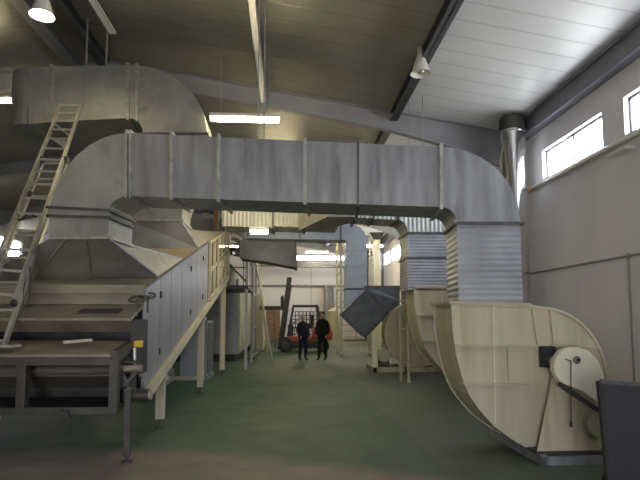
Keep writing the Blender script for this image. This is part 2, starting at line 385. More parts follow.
# collar onto the oven hood
part1([(50,207),(109,210),(109,217),(50,215)], 'zinc_old', 'collar')
flange([(50,207.5),(109.5,210.5)], .03, 'flange_dark', D1); flange([(50,216),(109.5,217.5)], .03, 'flange_dark', D1)
# standing bracing plate on the elbow
# ---- upper duct (further back)
pq, n2, u2 = duct_frame((-3.0, 10.6), (2.5, 10.6)); D2 = .9
d2 = thing('ventilation_duct', 'upper galvanised duct under the ridge with a rounded elbow dropping to the second hood', 'duct', pq(70, 120))
def part2(pts, m, name='duct_section', D=D2): return MB().prism([pq(*p) for p in pts], n2*D).build(name, m, d2)
part2([(28,67),(52,66.5),(52,122),(28,124)], 'zinc_old'); part2([(52,66.5),(130,65),(130,118),(52,122)], 'zinc_old')
part2(arc((130,65),(207,65),(207,134), 12) + [(143,134)] + arc((143,134),(143,118),(130,118), 5), 'zinc_old', 'elbow')
part2([(143,134),(207,134),(182,212),(131,209)], 'zinc_old', 'riser')
part2([(131,209),(182,212),(182,221),(131,220)], 'zinc_old', 'collar')
fk = dict(pp=pq, n=n2, parent=d2)
for x, t_, b_, m in ((52,66.5,122,'flange'),(128,65,119,'flange'),(137,65.5,120,'flange')): flange([(x,t_),(x,b_)], .06, m, D2, **fk)
flange([(143,134),(207,134)], .05, 'flange_dark', D2, **fk); flange([(131,220),(182,221)], .04, 'flange', D2, **fk)
# left end curves away towards the back wall
zt = pq(28,67).z; zb = pq(28,124).z; x0 = pq(28,100).x
pl = []
R = 1.55
for i in range(9):
    t = PI/2*i/8; pl.append((x0 - .55*math.sin(t), 10.6 + .55*(1-math.cos(t))))
pl += [(x0-.55, 12.2), (x0+.1, 12.2), (x0+.1, 11.5), (x0, 11.5)]
MB().prism([(a_, b_, zb) for a_, b_ in pl], (0, 0, zt-zb)).build('elbow', 'zinc_old', d2)
# ---- duct 2: riser on the second fan
pr, n3, u3 = duct_frame((-3.0, 11.4), (2.5, 11.4)); D3 = .85
d3 = thing('ventilation_duct', 'ribbed galvanised duct rising from the second fan behind the nearest one', 'duct', pr(430, 288))
def part3(pts, m, name='duct_section', D=D3): return MB().prism([pr(*p) for p in pts], n3*D).build(name, m, d3)
part3([(408,233),(452,233),(452,290),(408,290)], 'zinc_rib', 'riser')
part3([(408,233)] + arc((408,233),(408,221),(398,220),5) + [(398,190),(430,192)] + arc((430,192),(452,192),(452,212),6) + [(452,233)], 'zinc_vrib', 'elbow')
part3([(352,217),(398,220),(398,190),(352,188)], 'zinc_vrib')
zb3 = pr(352,217).z; zt3 = pr(352,188).z; xa = pr(352,217).x
MB().prism([(xa, 11.4, zb3), (xa, 12.25, zb3), (xa-.6, 13.3, zb3), (xa-1.15, 13.3, zb3), (xa-.55, 11.4, zb3)][::-1], (0,0,zt3-zb3)).build('elbow', 'zinc_old', d3)
fk = dict(pp=pr, n=n3, parent=d3)
for y_ in (233, 258): flange([(408,y_),(452,y_)], .04, 'flange_dark', D3, **fk)
for x_ in (398, 374, 356): flange([(x_,190),(x_,219)], .04, 'flange_dark', D3, **fk)
# ---- corrugated duct between
ps, n4, u4 = duct_frame((-3, 13.3), (2.5, 13.3))
d4 = thing('ventilation_duct', 'yellow-lit corrugated sheet duct seen just beneath the big crossing duct', 'duct', ps(280, 227))
for a_, b_ in ((222,273),(273,305),(305,338)):
    MB().prism([ps(a_,226), ps(b_,227.5), ps(b_,196), ps(a_,196)], n4*.9).build('duct_section', 'zinc_vrib', d4)
for x_ in (273, 305): flange([(x_,197),(x_,227.5)], .05, 'flange_dark', .9, pp=ps, n=n4, parent=d4)
# ---- duct 3 riser and run
pt, n5, u5 = duct_frame((-3, 18.6), (2.5, 18.6))
d5 = thing('ventilation_duct', 'bluish galvanised duct rising behind the tilted dark box beside the stair', 'duct', pt(356, 300))
def part5(pts, m, name='duct_section', D=.8): return MB().prism([pt(*p) for p in pts], n5*D).build(name, m, d5)
part5([(346,242),(367,242),(367,288),(346,288)], 'zinc_blue', 'riser'); part5([(346,290),(367,290),(367,318),(346,318)], 'zinc_blue', 'riser')
part5([(345.5,288),(367.5,288),(367.5,290),(345.5,290)], 'flange_dark', 'flange', .84)
part5([(346,242),(367,242)] + arc((367,242),(367,224),(350,224),5) + [(346,224)], 'zinc_blue', 'elbow')
part5([(235,224),(346,224),(346,240),(235,238)], 'zinc_blue')
for y_ in (251, 266): flange([(346,y_),(367,y_)], .03, 'flange', .8, pp=pt, n=n5, parent=d5, ex=.02)
for x_ in (300, 341): flange([(x_,225),(x_,239)], .04, 'flange_dark', .8, pp=pt, n=n5, parent=d5)
# ---- hanging wedge section on the left
pu, n6, u6 = duct_frame((-3, 15.0), (2.5, 15.0))
d6 = thing('duct_box', 'dark grey wedge-shaped duct end hanging above the forklift mast', 'duct', pu(275, 262))
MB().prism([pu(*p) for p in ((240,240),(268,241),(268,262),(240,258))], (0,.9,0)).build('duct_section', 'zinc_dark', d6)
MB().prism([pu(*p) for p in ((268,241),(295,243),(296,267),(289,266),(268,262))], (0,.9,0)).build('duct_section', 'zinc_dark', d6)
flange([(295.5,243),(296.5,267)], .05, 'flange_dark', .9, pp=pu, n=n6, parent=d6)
# round bent elbow and hanging lamp-like hood at the end of the platform
# ------------------------------------------------------------------ centrifugal fans
def make_fan():
    Yf, Dp = 5.95, .72
    pf, nf, uf = duct_frame((-3, Yf), (3, Yf))
    org = pf(535, 455); org.z = 0
    t = thing('centrifugal_fan', 'cream centrifugal fan nearest on the right, under the big duct elbow', 'fan', org)
    out = [(452,304),(527,306),(545,308)] + arc((545,308),(604,312),(606,378), 10) + [(604,420),(590,440),(565,451),(538,453)] + \
          [(515,440),(494,425),(480,409),(470,395),(463,378),(457,355),(453,330)]
    MB().prism([pf(*p) for p in out], nf*Dp).build('scroll_casing', 'cream', t, bevel=.008)
    # outlet flange and gasket
    a, b = pf(451,304), pf(528,306)
    MB().prism([a+V((-.03,-.03,0)), b+V((.03,-.03,0)), b+V((.03,-.03,.035)), a+V((-.03,-.03,.035))], nf*(Dp+.06)).build('outlet_flange', 'cream_dirty', t)
    # ribs on the face
    def rib(p, q, w=.035, h=.03): 
        a, b = pf(*p), pf(*q); a = a - nf*(h/2); b = b - nf*(h/2); return MB().bar(a, b, h, w, up=(0,0,1))
    def ribv(p, q, w=.035, h=.03):
        a, b = pf(*p), pf(*q); a = a - nf*(h/2); b = b - nf*(h/2); return MB().bar(a, b, w, h, up=nf)
    for p, q in (((455,345),(537,346)), ((551,345.5),(598,347)), ((462,383),(530,385))): rib(p, q, .022, .055).build('stiffener', 'cream', t)
    for p, q in (((532,309),(538,345)), ((550,309),(554,344)), ((508,347),(509,382))): ribv(p, q, .03, .03).build('stiffener', 'cream', t)
    ribv((493,306),(495,424), .012, .012).build('conduit', 'cream_light', t)
    # edge strips around the casing
    for y_ in (-.01, Dp+.01):
        mb = MB(); pts = [pf(*p) + nf*y_ for p in out]
        for a, b in zip(pts, pts[1:] + pts[:1]): mb.bar(a, b, .03, .02, up=(0,1,0))
        mb.build('casing_rim', 'cream', t)
    # solid black block for the shade inside the inlet; bearing and shaft
    MB().prism([pf(*p) - nf*.01 for p in ((538,346),(553,346),(555,368),(539,367))], nf*-.05).build('inlet_dark_block', 'blackpanel', t)
    c = pf(549, 361)
    MB().cyl(c - nf*.22, c - nf*.02, .055, n=20).build('bearing', 'alu', t, smooth=True)
    MB().cyl(c - nf*.26, c - nf*.2, .03, n=16).build('shaft', 'alu', t, smooth=True)
    # tapering support stand
    s = [pf(*p) for p in ((552,377),(560,372),(603,385),(606,448),(539,452))]
    lo = [p - nf*.06 for p in s]; tp = [p - nf*.28 for p in s]
    MB().loft([pf(*p, -.02) for p in ((551,372),(562,372),(606,395),(606,450),(537,450))], [pf(*p, -.2) for p in ((553,376),(561,376),(606,400),(607,455),(536,455))]).build('support_stand', 'cream', t, bevel=.006)
    # belt guard
    gp = [(569+19.5*math.cos(math.radians(a_)), 366+19.5*math.sin(math.radians(a_))) for a_ in range(120, 286, 15)]
    gp += [(583,350),(592,359),(598,372),(602,390),(602,409),(592,401),(578,390)]
    prof = [pf(*p, -.30) for p in gp]
    MB().prism(prof, nf*-.10).build('belt_guard', 'cream_light', t, bevel=.008)
    mb = MB(); a, b = pf(559,384,-.41), pf(601,412,-.41)
    mb.bar(a, b, .03, .05); mb.build('guard_edge', 'steel_dark', t)
    tc_ = pf(577,360,-.405)
    MB().torus(tc_, nf, .035, .007).build('guard_ring', 'steel_dark', t)
    MB().cyl(tc_, tc_-nf*.01, .02).build('guard_knob', 'steel_dark', t)
    mb = MB().tube([pf(565,359,-.41), pf(571,361,-.41), pf(571,424,-.41)], .006); mb.cyl(pf(571,421,-.41), pf(571,427,-.41), .015)
    mb.build('hanging_rod', 'steel_dark', t)
    # skid
    mb = MB(); x0, x1 = 2.72, 3.7
    for x_ in (x0, x1-.08): mb.box((x_, Yf-.35, 0), (x_+.08, Yf+Dp+.45, .11))
    mb.box((x0, Yf-.35, .0), (x1, Yf-.27, .09)); mb.box((x0, Yf+Dp+.37, .0), (x1, Yf+Dp+.45, .09))
    mb.build('skid', 'zinc', t)
    mb = MB(); mb.box((x0+.0, Yf-.30, .09), (x1, Yf-.02, .115)); mb.build('base_plate', 'steel_dark', t)
    # motor behind the guard
    m0 = V((3.45, Yf-.28, .42)); MB().cyl(m0, m0+V((0,.34,0)), .15, n=20).build('motor', 'cream_dirty', t, smooth=True)
    return t, org
fan, forg = make_fan()
f2 = copy_tree(fan); f2.location = (forg.x + 1.52, 11.75, 0); f2.scale = (1.27, 1.1, 1.285)
f2['label'] = 'second cream centrifugal fan, behind the nearest one and under the ribbed riser'
# swap: keep the copy's place by its left edge
f2.location.x = 2.75 + (forg.x - 1.865) * 1.27
f2.location.y = 11.4 + (forg.y - 5.95) * 1.1
# fan 3: edge-on scroll with its motor
Y3 = 15.6
pf, nf, uf = duct_frame((-3, Y3), (3, Y3))
c = pf(417, 334)
t = thing('centrifugal_fan', 'small round cream fan at the far end, beside the tilted dark duct box', 'fan', (c.x, Y3, 0))
rr = .96
MB().cyl(V((c.x, Y3, c.z)), V((c.x, Y3+.75, c.z)), rr, n=40).build('scroll_casing', 'cream_dirty', t, smooth=True)
MB().lathe([(rr-.01, 0), (rr+.03, 0), (rr+.03, .04), (rr-.01, .04)], (c.x, Y3-.01, c.z), (0,1,0), 40).build('casing_rim', 'cream', t)
mb = MB(); mb.box((c.x-rr-.45, Y3-.5, 0), (c.x+rr, Y3-.38, .14)); mb.box((c.x-rr-.45, Y3+.75, 0), (c.x+rr, Y3+.87, .14)); mb.box((c.x-.5, Y3-.5, 0), (c.x-.4, Y3+.8, .16)); mb.box((c.x+.4, Y3-.5, 0), (c.x+.5, Y3+.8, .16)); mb.box((c.x-rr-.45, Y3-.5, .0), (c.x-rr-.35, Y3+.8, .14))
mb.build('skid', 'cream_dirty', t)
mx = c.x-rr-.12
MB().cyl((mx, Y3-.4, .48), (mx, Y3+.25, .48), .19, n=20).build('motor', 'cream_dirty', t, smooth=True)
MB().box((mx-.16, Y3-.35, .12), (mx+.16, Y3+.2, .32)).build('motor_bed', 'steel_frame', t)
MB().prism([(mx-.35, Y3-.5, .12), (mx-.2, Y3-.5, .12), (mx-.25, Y3-.5, 1.15), (mx-.38, Y3-.5, 1.15)], (0,.06,0)).build('guard_plate', 'cream_light', t)
# tilted box
Yt = 17.0
pv, nv, uv = duct_frame((-3, Yt), (3, Yt))
t = thing('duct_box', 'dark grey square duct box tilted on its corner beside the far fan', 'duct', pv(365, 336))
q = [pv(*p) for p in ((342,314),(367,291),(389,312),(365,337))]
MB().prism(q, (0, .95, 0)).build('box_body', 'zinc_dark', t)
mb = MB()
for a_, b_ in zip(q, q[1:]+q[:1]): mb.bar(a_, b_, .07, .05, up=(0,1,0))
mb.build('flange', 'flange_dark', t)
MB().loft([p + V((0,.2,0)) for p in (q[1], q[2])] + [q[2]+V((0,.95,0)), q[1]+V((0,.95,0))],
          [pv(372,286)+V((0,.3,0)), pv(402,300)+V((0,.3,0)), pv(402,300)+V((0,1.0,0)), pv(372,286)+V((0,1.0,0))]).build('transition', 'zinc_dark', t)
MB().prism([pv(*p)+V((0,.35,0)) for p in ((368,285),(402,285),(402,312),(390,310))], (0,.7,0)).build('neck', 'zinc_dark', t)
# ------------------------------------------------------------------ exhaust stack
sy = 11.9; sx = P(514, 200, sy).x
t = thing('exhaust_stack', 'polished round steel stack with a black collar beside the big duct elbow', 'chimney', (sx, sy, 0))
ztop = P(515, 133, sy).z; rs = .30
prof = []
for i in range(5):
    za = ztop*i/5; zb_ = ztop*(i+1)/5
    MB().cyl((sx, sy, za+.01), (sx, sy, zb_), rs, n=40).build('pipe_section', 'chrome', t, smooth=True)
    MB().lathe([(rs, -.03), (rs+.012, -.02), (rs+.012, .02), (rs, .03)], (sx, sy, zb_), (0,0,1), 40).build('joint_band', 'chrome', t, smooth=True)
MB().cyl((sx, sy, ztop+.01), (sx, sy, ztop+.32), rs*.98, n=36).build('collar', 'steel_dark', t, smooth=True)
MB().cyl((sx, sy, ztop+.32), (sx, sy, roofz(sx+rs)-.01), rs*.9, n=30).build('upper_pipe', 'steel_dark', t, smooth=True)
# ------------------------------------------------------------------ oven
XR, XL = -1.85, -4.2
def tz(y): return 2.0 + .26*(y-6.9)
def bz(y): return .66 + .25*(y-6.9)
oven = thing('tunnel_oven', 'long inclined conveyor oven with satin grey side panels and sheet steel hoods', 'machine', (-3.0, 9.5, 0))
yb = [6.9, 7.62, 8.3, 9.1, 9.9, 10.55, 11.25, 11.95]
for i, (a_, b_) in enumerate(zip(yb[:-1], yb[1:])):
    b2 = b_ - .014
    MB().prism([(XR-.05, a_, bz(a_)), (XR-.05, b2, bz(b2)), (XR-.05, b2, tz(b2)), (XR-.05, a_, tz(a_))], (.05, 0, 0)).build('side_panel', 'panel', oven, bevel=.004)
MB().prism([(XR-.06, 6.9, bz(6.9)), (XR-.06, 14.4, bz(14.4)), (XR-.06, 14.4, tz(14.4)-.02), (XR-.06, 6.9, tz(6.9)-.02)], (XL-XR+.06, 0, 0)).build('casing', 'steel_dark', oven)
MB().prism([(XR, 6.85, tz(6.85)-.02), (XR, 14.4, tz(14.4)-.02), (XR, 14.4, tz(14.4)+.01), (XR, 6.85, tz(6.85)+.01)], (XL-XR, 0, 0)).build('top_plate', 'rusty', oven)
for yy in (7.0, 7.3, 10.2, 11.0, 11.6): pass
# side trim bead on top edge
MB().bar((XR+.005, 6.88, tz(6.88)), (XR+.005, 11.95, tz(11.95)), .03, .03).build('edge_trim', 'flange_dark', oven)
# hinges / latches on panels
for y_ in (7.62, 9.9, 11.25):
    for f_ in (.2, .8):
        z_ = bz(y_) + (tz(y_)-bz(y_))*f_; MB().box((XR, y_-.02, z_-.05), (XR+.02, y_+.01, z_+.05)).build('hinge', 'steel_dark', oven)
# hood 1
c_fl = [pp(50,237.5), pp(109,238)]; 
topf = [pp(50,217), pp(109,218)]
h_top = [topf[0], topf[1], topf[1]+n1*D1, topf[0]+n1*D1]
zc = c_fl[1].z
h_mid = [V((p.x, p.y, zc)) for p in h_top]
MB().loft(h_top, h_mid).build('hood_collar', 'zinc_old', oven)
mb = MB(); mb.bar(h_mid[0]-V((0,.02,0)), h_mid[1]-V((0,.02,0)), .03, .03); mb.bar(h_mid[1]+V((.02,0,0)), h_mid[2]+V((.02,0,0)), .03, .03); mb.build('hood_flange', 'flange', oven)
yf, yk = 7.25, 9.25
h_bot = [V((XL, yf, tz(yf))), V((XR-.02, yf+.3, tz(yf+.3))), V((XR-.02, yk, tz(yk))), V((XL, yk, tz(yk)))]
MB().loft(h_mid, h_bot).build('hood', 'zinc_old', oven)
# seam ribs on hood front
def lerp(a, b, t): return a + (b-a)*t
for f_ in (.3, .62):
    MB().bar(lerp(h_mid[0], h_mid[1], f_)+V((0,-.01,0)), lerp(h_bot[0], h_bot[1], f_)+V((0,-.01,0)), .02, .015, up=(0,1,0)).build('seam', 'flange', oven)
MB().bar(h_mid[1], h_bot[1], .025, .025).build('seam', 'zinc', oven); MB().bar(h_mid[2], h_bot[2], .025, .025).build('seam', 'zinc', oven)
# hood 2
t2 = [pq(131,221), pq(182,222)]; hh = [t2[0], t2[1], t2[1]+V((0,.9,0)), t2[0]+V((0,.9,0))]
hb = [V((XL, 10.55, tz(10.55))), V((XR-.02, 10.8, tz(10.8))), V((XR-.02, 14.2, tz(14.2))), V((XL, 14.2, tz(14.2)))]
MB().loft(hh, hb).build('hood', 'zinc_old', oven)
MB().bar(hh[1], hb[1], .04, .04).build('seam', 'flange', oven)
# stringer with legs
MB().bar((XR+.02, 6.95, bz(6.95)-.08), (XR+.02, 15.7, bz(15.7)-.08), .07, .13).build('stringer', 'cream', oven)
MB().bar((XL-.02, 6.3, bz(6.3)-.08), (XL-.02, 15.7, bz(15.7)-.08), .07, .13).build('stringer', 'cream', oven)
def leg(x, y, name='leg'):
    o = MB().box((x-.06, y-.05, .12), (x+.06, y+.05, bz(y)-.1)).build(name, 'cream', oven)
    MB().cyl((x, y, .02), (x, y, .14), .02).cyl((x, y, 0), (x, y, .025), .07).build('levelling_foot', 'steel_frame', o)
    MB().box((x-.09, y-.08, bz(y)-.22), (x+.09, y+.08, bz(y)-.16)).build('cap_plate', 'cream', o)
for y_ in (7.85, 11.3, 15.0): leg(XR-.02, y_)
for y_ in (7.85, 11.3, 15.0): leg(XL, y_)
MB().bar((XR, 11.4, .3), (XL, 11.4, .3), .07).build('cross_bar', 'cream', oven)
# railing beside the upper end
rl = MB()
for f_ in (0.02, .5, .98):
    rl.bar((XR+.02, 12.05, bz(12.05)+(tz(12.05)-bz(12.05))*f_), (XR+.02, 15.7, bz(15.7)+(tz(15.0)-bz(15.0))*f_), .05, .045)
rail = rl.build('railing', 'cream', oven)
for i in range(6):
    y_ = 12.15 + i*.7; MB().box((XR-.01, y_-.035, bz(y_)-.05), (XR+.05, y_+.035, bz(y_)+(tz(y_)-bz(y_))*1.0)).build('baluster', 'cream', rail)
MB().box((XR-.02, 15.6, bz(15.7)-.1), (XR+.06, 15.72, bz(15.7)+1.42)).build('end_post', 'cream', rail)
# brown upright behind the hood
# ---- front conveyor head
def q3(px, py, Y): return P(px, py, Y)
XF = -1.88
# sloping feed plate (lower level)
zA = P(118, 354, 5.8).z; zB = P(137, 340, 6.55).z
MB().prism([(XF, 5.8, zA-.05), (XF, 6.55, zB-.05), (XF, 6.55, zB), (XF, 5.8, zA)], (-2.6, 0, 0)).build('feed_plate', 'steel_plate', oven)
MB().prism([(XF+.03, 5.78, zA-.09), (XF+.03, 6.6, zB-.09), (XF+.03, 6.6, zB+.03), (XF+.03, 5.78, zA+.03)], (-.07, 0, 0)).build('feed_cheek', 'steel_frame', oven)
# frame of the belt box
zbot = P(118, 414, 5.8).z; fr = MB()
fr.box((XF-2.7, 5.78, zbot), (XF, 5.86, zbot+.08)); fr.box((XF-2.7, 5.78, zA-.12), (XF, 5.86, zA-.03))
frame = fr.build('belt_frame', 'steel_frame', oven, bevel=.006)
for px in (22, 114):
    x_ = P(px, 380, 5.8).x; MB().box((x_-.045, 5.77, zbot), (x_+.045, 5.87, zA-.05)).build('upright', 'steel_frame', frame, bevel=.004)
MB().box((XF-2.7, 6.72, zbot), (XF-.02, 6.78, zA+.1)).build('back_plate', 'steel_dark', frame)
MB().box((XF-2.7, 5.95, zbot+.0), (XF-.05, 6.75, zbot+.05)).build('bottom_tray', 'steel_dark', frame)
MB().box((XF-.06, 5.86, zbot), (XF-.02, 6.78, zA-.02)).build('side_plate', 'steel_dark', frame)
zr = P(60, 371, 6.1).z
MB().cyl((XF-2.7, 6.2, zr), (XF-.06, 6.2, zr), .055, n=24).build('belt_roller', 'mesh', oven, smooth=True)
MB().prism([(XF-.08, 6.2, zr+.06), (XF-.08, 6.7, zr+.12), (XF-.08, 6.7, zr+.10), (XF-.08, 6.2, zr+.04)], (-2.6, 0, 0)).build('mesh_belt', 'mesh', oven)
MB().prism([(XF-.08, 6.2, zr-.05), (XF-.08, 6.7, zr-.25), (XF-.08, 6.7, zr-.27), (XF-.08, 6.2, zr-.07)], (-2.6, 0, 0)).build('mesh_belt', 'mesh', oven)
x_ = P(67, 415, 5.78).x; mb = MB(); mb.bar((x_-.06, 5.76, zbot+.06), (x_+.05, 5.76, zbot-.05), .03); mb.cyl((x_, 5.74, zbot+.02), (x_, 5.79, zbot+.02), .035); mb.build('latch', 'steel_dark', frame)
# upper tread tray
zt0 = P(138, 318, 6.35).z; zt1 = P(150, 303, 6.95).z
MB().prism([(XF, 6.35, zt0-.03), (XF, 6.95, zt1-.03), (XF, 6.95, zt1), (XF, 6.35, zt0)], (-2.6, 0, 0)).build('tread_tray', 'checker', oven)
sl_ = (zt1-zt0)/.6
MB().prism([(XF-.2, 6.5, zt0+.15*sl_), (XF-.2, 6.68, zt0+.33*sl_), (XF-.2, 6.68, zt0+.33*sl_+.012), (XF-.2, 6.5, zt0+.15*sl_+.012)], (-.5, 0, 0)).build('dark_plate', 'steel_frame', oven)
MB().prism([(XF, 6.36, zt0-.03), (XF, 6.42, zt0-.03), (XF, 6.62, zB+.1), (XF, 6.56, zB+.1)], (-2.6, 0, 0)).build('apron', 'steel_plate', oven)
MB().box((XF-2.6, 6.85, zt1-.02), (XF, 6.92, tz(6.9)-.06)).build('riser_plate', 'steel_plate', oven)
MB().box((XF-2.6, 6.80, tz(6.9)-.10), (XF+.01, 6.95, tz(6.9)+.01)).build('lip', 'steel_plate', oven)
MB().box((XF-.0, 6.35, zA-.3), (XF+.05, 6.92, zt0-.02)).build('side_cheek', 'steel_dark', oven)
# lower dark chassis under the tunnel head
MB().box((XL, 6.98, .62), (XR-.06, 7.1, tz(6.9)-.12)).build('head_bulkhead', 'steel_dark', oven)
# handwheels
for px, py, yy in ((137, 299, 6.6), (148, 296, 6.9)):
    c = P(px, py, yy); o = MB().torus(c, (0,-.45,1), .095, .014).build('handwheel', 'steel_frame', oven, smooth=True)
    mb = MB(); mb.cyl(c, c-V((0,0,.22)), .014); mb.bar(c-V((.085,0,0)), c+V((.085,0,0)), .014); mb.bar(c-V((0,.085,0)), c+V((0,.085,0)), .014); mb.build('spindle', 'steel_frame', o)
# drive: yellow junction, air cylinder, shaft, gear motor, chain links
c = P(138, 344, 6.4); MB().box(c-V((.05,.05,.04)), c+V((.05,.05,.04))).build('switch_box', 'yellow', oven, bevel=.01)
MB().cyl(P(134.5, 372, 6.3), P(134.5, 348, 6.3), .022).build('air_cylinder', 'alu', oven, smooth=True)
a = P(118, 369, 6.1); MB().cyl(a, P(142, 368, 6.1), .04).build('drive_shaft', 'steel_plate', oven, smooth=True)
a = P(120, 362, 6.1); MB().cyl(a, P(138, 362, 6.1), .018).build('tie_rod', 'steel_frame', oven, smooth=True)
a, b = P(132, 395, 6.15), P(149, 395, 6.15); MB().cyl(a, b, .07, n=20).build('gear_motor', 'steel_frame', oven, smooth=True)
MB().cyl(b, b+V((.03,0,0)), .055, n=20).build('motor_cover', 'steel_plate', oven, smooth=True)
MB().box(P(122, 402, 6.15)-V((0,.08,0)), P(133, 388, 6.15)+V((0,.08,0))).build('gearbox', 'steel_dark', oven, bevel=.01)
mb = MB(); mb.bar(P(120,390,6.05), P(137,372,6.05), .03); mb.bar(P(122,372,6.05), P(132,397,6.05), .025); mb.bar(P(126,355,6.2), P(142,378,6.2), .02); mb.build('tension_arm', 'steel_frame', oven)
# slender front leg
xl_ = P(127, 450, 6.0).x; o = MB().box((xl_-.03, 5.97, .06), (xl_+.03, 6.03, zbot+.25)).build('leg', 'steel_frame', oven); MB().cyl((xl_, 6.0, 0), (xl_, 6.0, .02), .06).cyl((xl_, 6, .02), (xl_, 6, .07), .015).build('levelling_foot', 'steel_frame', o)
MB().box((-4.5, 5.97, .0), (-4.44, 6.03, zbot+.05)).build('leg', 'steel_frame', oven)
# loose bits on the feed plate
c = P(77, 346, 6.15); z_ = zA + .2*(c.y-5.8)/.75
tag(MB().bar((c.x-.12, c.y-.1, z_+.022), (c.x+.12, c.y+.1, z_+.04), .06, .03).build('wood_block', 'cream_dirty'), 'short wooden offcut lying on the grimy oven feed plate', 'wood')
c = P(4, 349, 5.95); z_ = zA + .2*(5.95-5.8)/.75
tag(MB().box((c.x-.35, 5.86, z_+.03), (c.x+.13, 6.06, z_+.055)).build('board', 'cream_dirty'), 'pale board under the foot of the extension ladder', 'board')
# ------------------------------------------------------------------ extension ladder
lad = thing('extension_ladder', 'aluminium extension ladder leaning from the oven up against the upper duct', 'ladder', P(4, 346, 6.0))
def section(bl, br, tl, tr, n, name, w=.028, h=.06, first=.02, last=.985):
    o = None
    rails = []
    for a, b in ((bl, tl), (br, tr)):
        rails.append(MB().bar(a, b, w, h, up=(0,-.8,.6)).build(name, 'alu', lad))
    for i in range(n):
        f_ = first + (last-first)*i/(n-1); MB().bar(lerp(bl, tl, f_), lerp(br, tr, f_), .03, .03).build('rung', 'alu', lad)
    return rails
bl, br = P(-19, 300, 5.6), P(14, 303, 5.6); tl, tr = P(61.5, 104, 10.3), P(82, 104, 10.3)
section(bl, br, tl, tr, 15, 'fly_rail', .035, .06)
bl2, br2 = P(-32, 346, 5.88), P(4, 346, 5.88)
tl2, tr2 = P(41, 160, 8.35), P(65, 160, 8.35)
off = V((0, .07, 0))
section(bl2, br2, tl2+off, tr2+off, 9, 'base_rail', .035, .06)
for p in (bl, br): MB().ball(p, .035, (1,1,1.2), 6).build('rubber_foot', 'black', lad)
for p in (tl2, tr2, lerp(tl2,bl2,.25), lerp(tr2,br2,.25)): MB().box(p-V((.045,.04,.05)), p+V((.045,.06,.05))).build('guide_bracket', 'steel_frame', lad)
for p in (lerp(tr2, br2, .2),): pass
rp = [P(31,262,6.6)+V((0,-.05,0)), P(33,275,6.5)+V((0,-.06,0)), P(33,296,6.5)+V((0,-.08,0)), P(30,307,6.5)+V((0,-.1,0)), P(27,304,6.5)+V((0,-.1,0)), P(27,290,6.5)+V((0,-.08,0)), P(30,268,6.5)+V((0,-.06,0))]
MB().tube(rp, .008, 6).build('rope', 'steel_dark', lad)
rp = [P(17,217,7.3)-V((0,.12,0)), P(24,222,7.3)-V((0,.12,0)), P(33,215,7.3)-V((0,.12,0)), P(41,219,7.3)-V((0,.12,0))]
MB().tube(rp, .012, 6).build('rope', 'steel_dark', lad)
# ------------------------------------------------------------------ lamps, trays and wires
def tray(px0, py0, z, label, y0=-2, y1=12.7):
    a = ray(px0, py0); k_ = (z-1.6)/a.z; x = (a*k_).x
    o = tag(MB().box((x-.07, y0, z), (x+.07, y1, z+.012)).box((x-.07, y0, z), (x-.058, y1, z+.05)).box((x+.058, y0, z), (x+.07, y1, z+.05)).build('cable_tray', 'white'), label, 'cable tray'); return x
xt = tray(262, 90, 6.95, 'white cable tray on the roof, the one above the lit tube lamp')
xt2 = tray(125, 54, 7.45, 'white cable tray on the roof, the one running down to the upper duct', y1=10.6)
def hang(mb, x, y, z0, z1, r=.008): mb.cyl((x, y, z0), (x, y, z1), r, n=6); return mb
def rod(px, pyb, Y, label, r=.008, cat='rod', name='suspension_wire', grp='thin suspension wires'):
    a = P(px, pyb, Y); return tag(hang(MB(), a.x, Y, a.z, roofz(a.x), r).build(name, 'pipe'), label, cat, None)
rod(258, 138, 6.6, 'left one of two thin wires holding the crossing duct behind the tube lamp')
rod(264, 138, 6.65, 'right one of two thin wires holding the crossing duct behind the tube lamp')
rod(410, 200, 11.9, 'thin wire hanging left of the conical lamp behind the crossing duct')
rod(424, 200, 11.7, 'thin wire hanging just right below the conical lamp behind the crossing duct')
rod(86, 65, 11.0, 'left one of two long rods holding the upper duct', .02, name='suspension_rod')
rod(106, 65, 11.0, 'right one of two long rods holding the upper duct', .02, name='suspension_rod')
def tube_lamp(px, py, Y, length, label, wires=True, rot=0.0, em='tube', up=None):
    c = P(px, py, Y); t = thing('tube_lamp', label, 'ceiling lamp', c, None)
    mb = MB()
    h = length/2
    d = V((math.cos(rot), math.sin(rot), 0)); e = V((-d.y, d.x, 0))
    def bx(a0, a1, b0, b1, z0, z1):
        pts = [c + d*a0 + e*b0, c + d*a1 + e*b0, c + d*a1 + e*b1, c + d*a0 + e*b1]
        return MB().prism([V((p.x, p.y, c.z+z0)) for p in pts], (0,0,z1-z0))
    bx(-h, h, -.07, .07, .03, .1).build('housing', 'white', t, bevel=.01)
    bx(-h+.02, h-.02, -.055, .055, -.055, .03).build('diffuser', em, t, bevel=.025)
    zr_ = (roofz(c.x) if up is None else up) - .12
    for s_ in (-h*.7, h*.7):
        p = c + d*s_; MB().cyl((p.x, p.y, c.z+.1), (p.x, p.y, zr_), .008, n=6).build('suspension', 'pipe', t)
    return c
tube_lamp(245, 119, 10.6, 1.45, 'lit tube lamp hanging above the big crossing duct')
tube_lamp(2, 100, 12.2, .5, 'lit lamp at the left picture edge beside the upper duct')
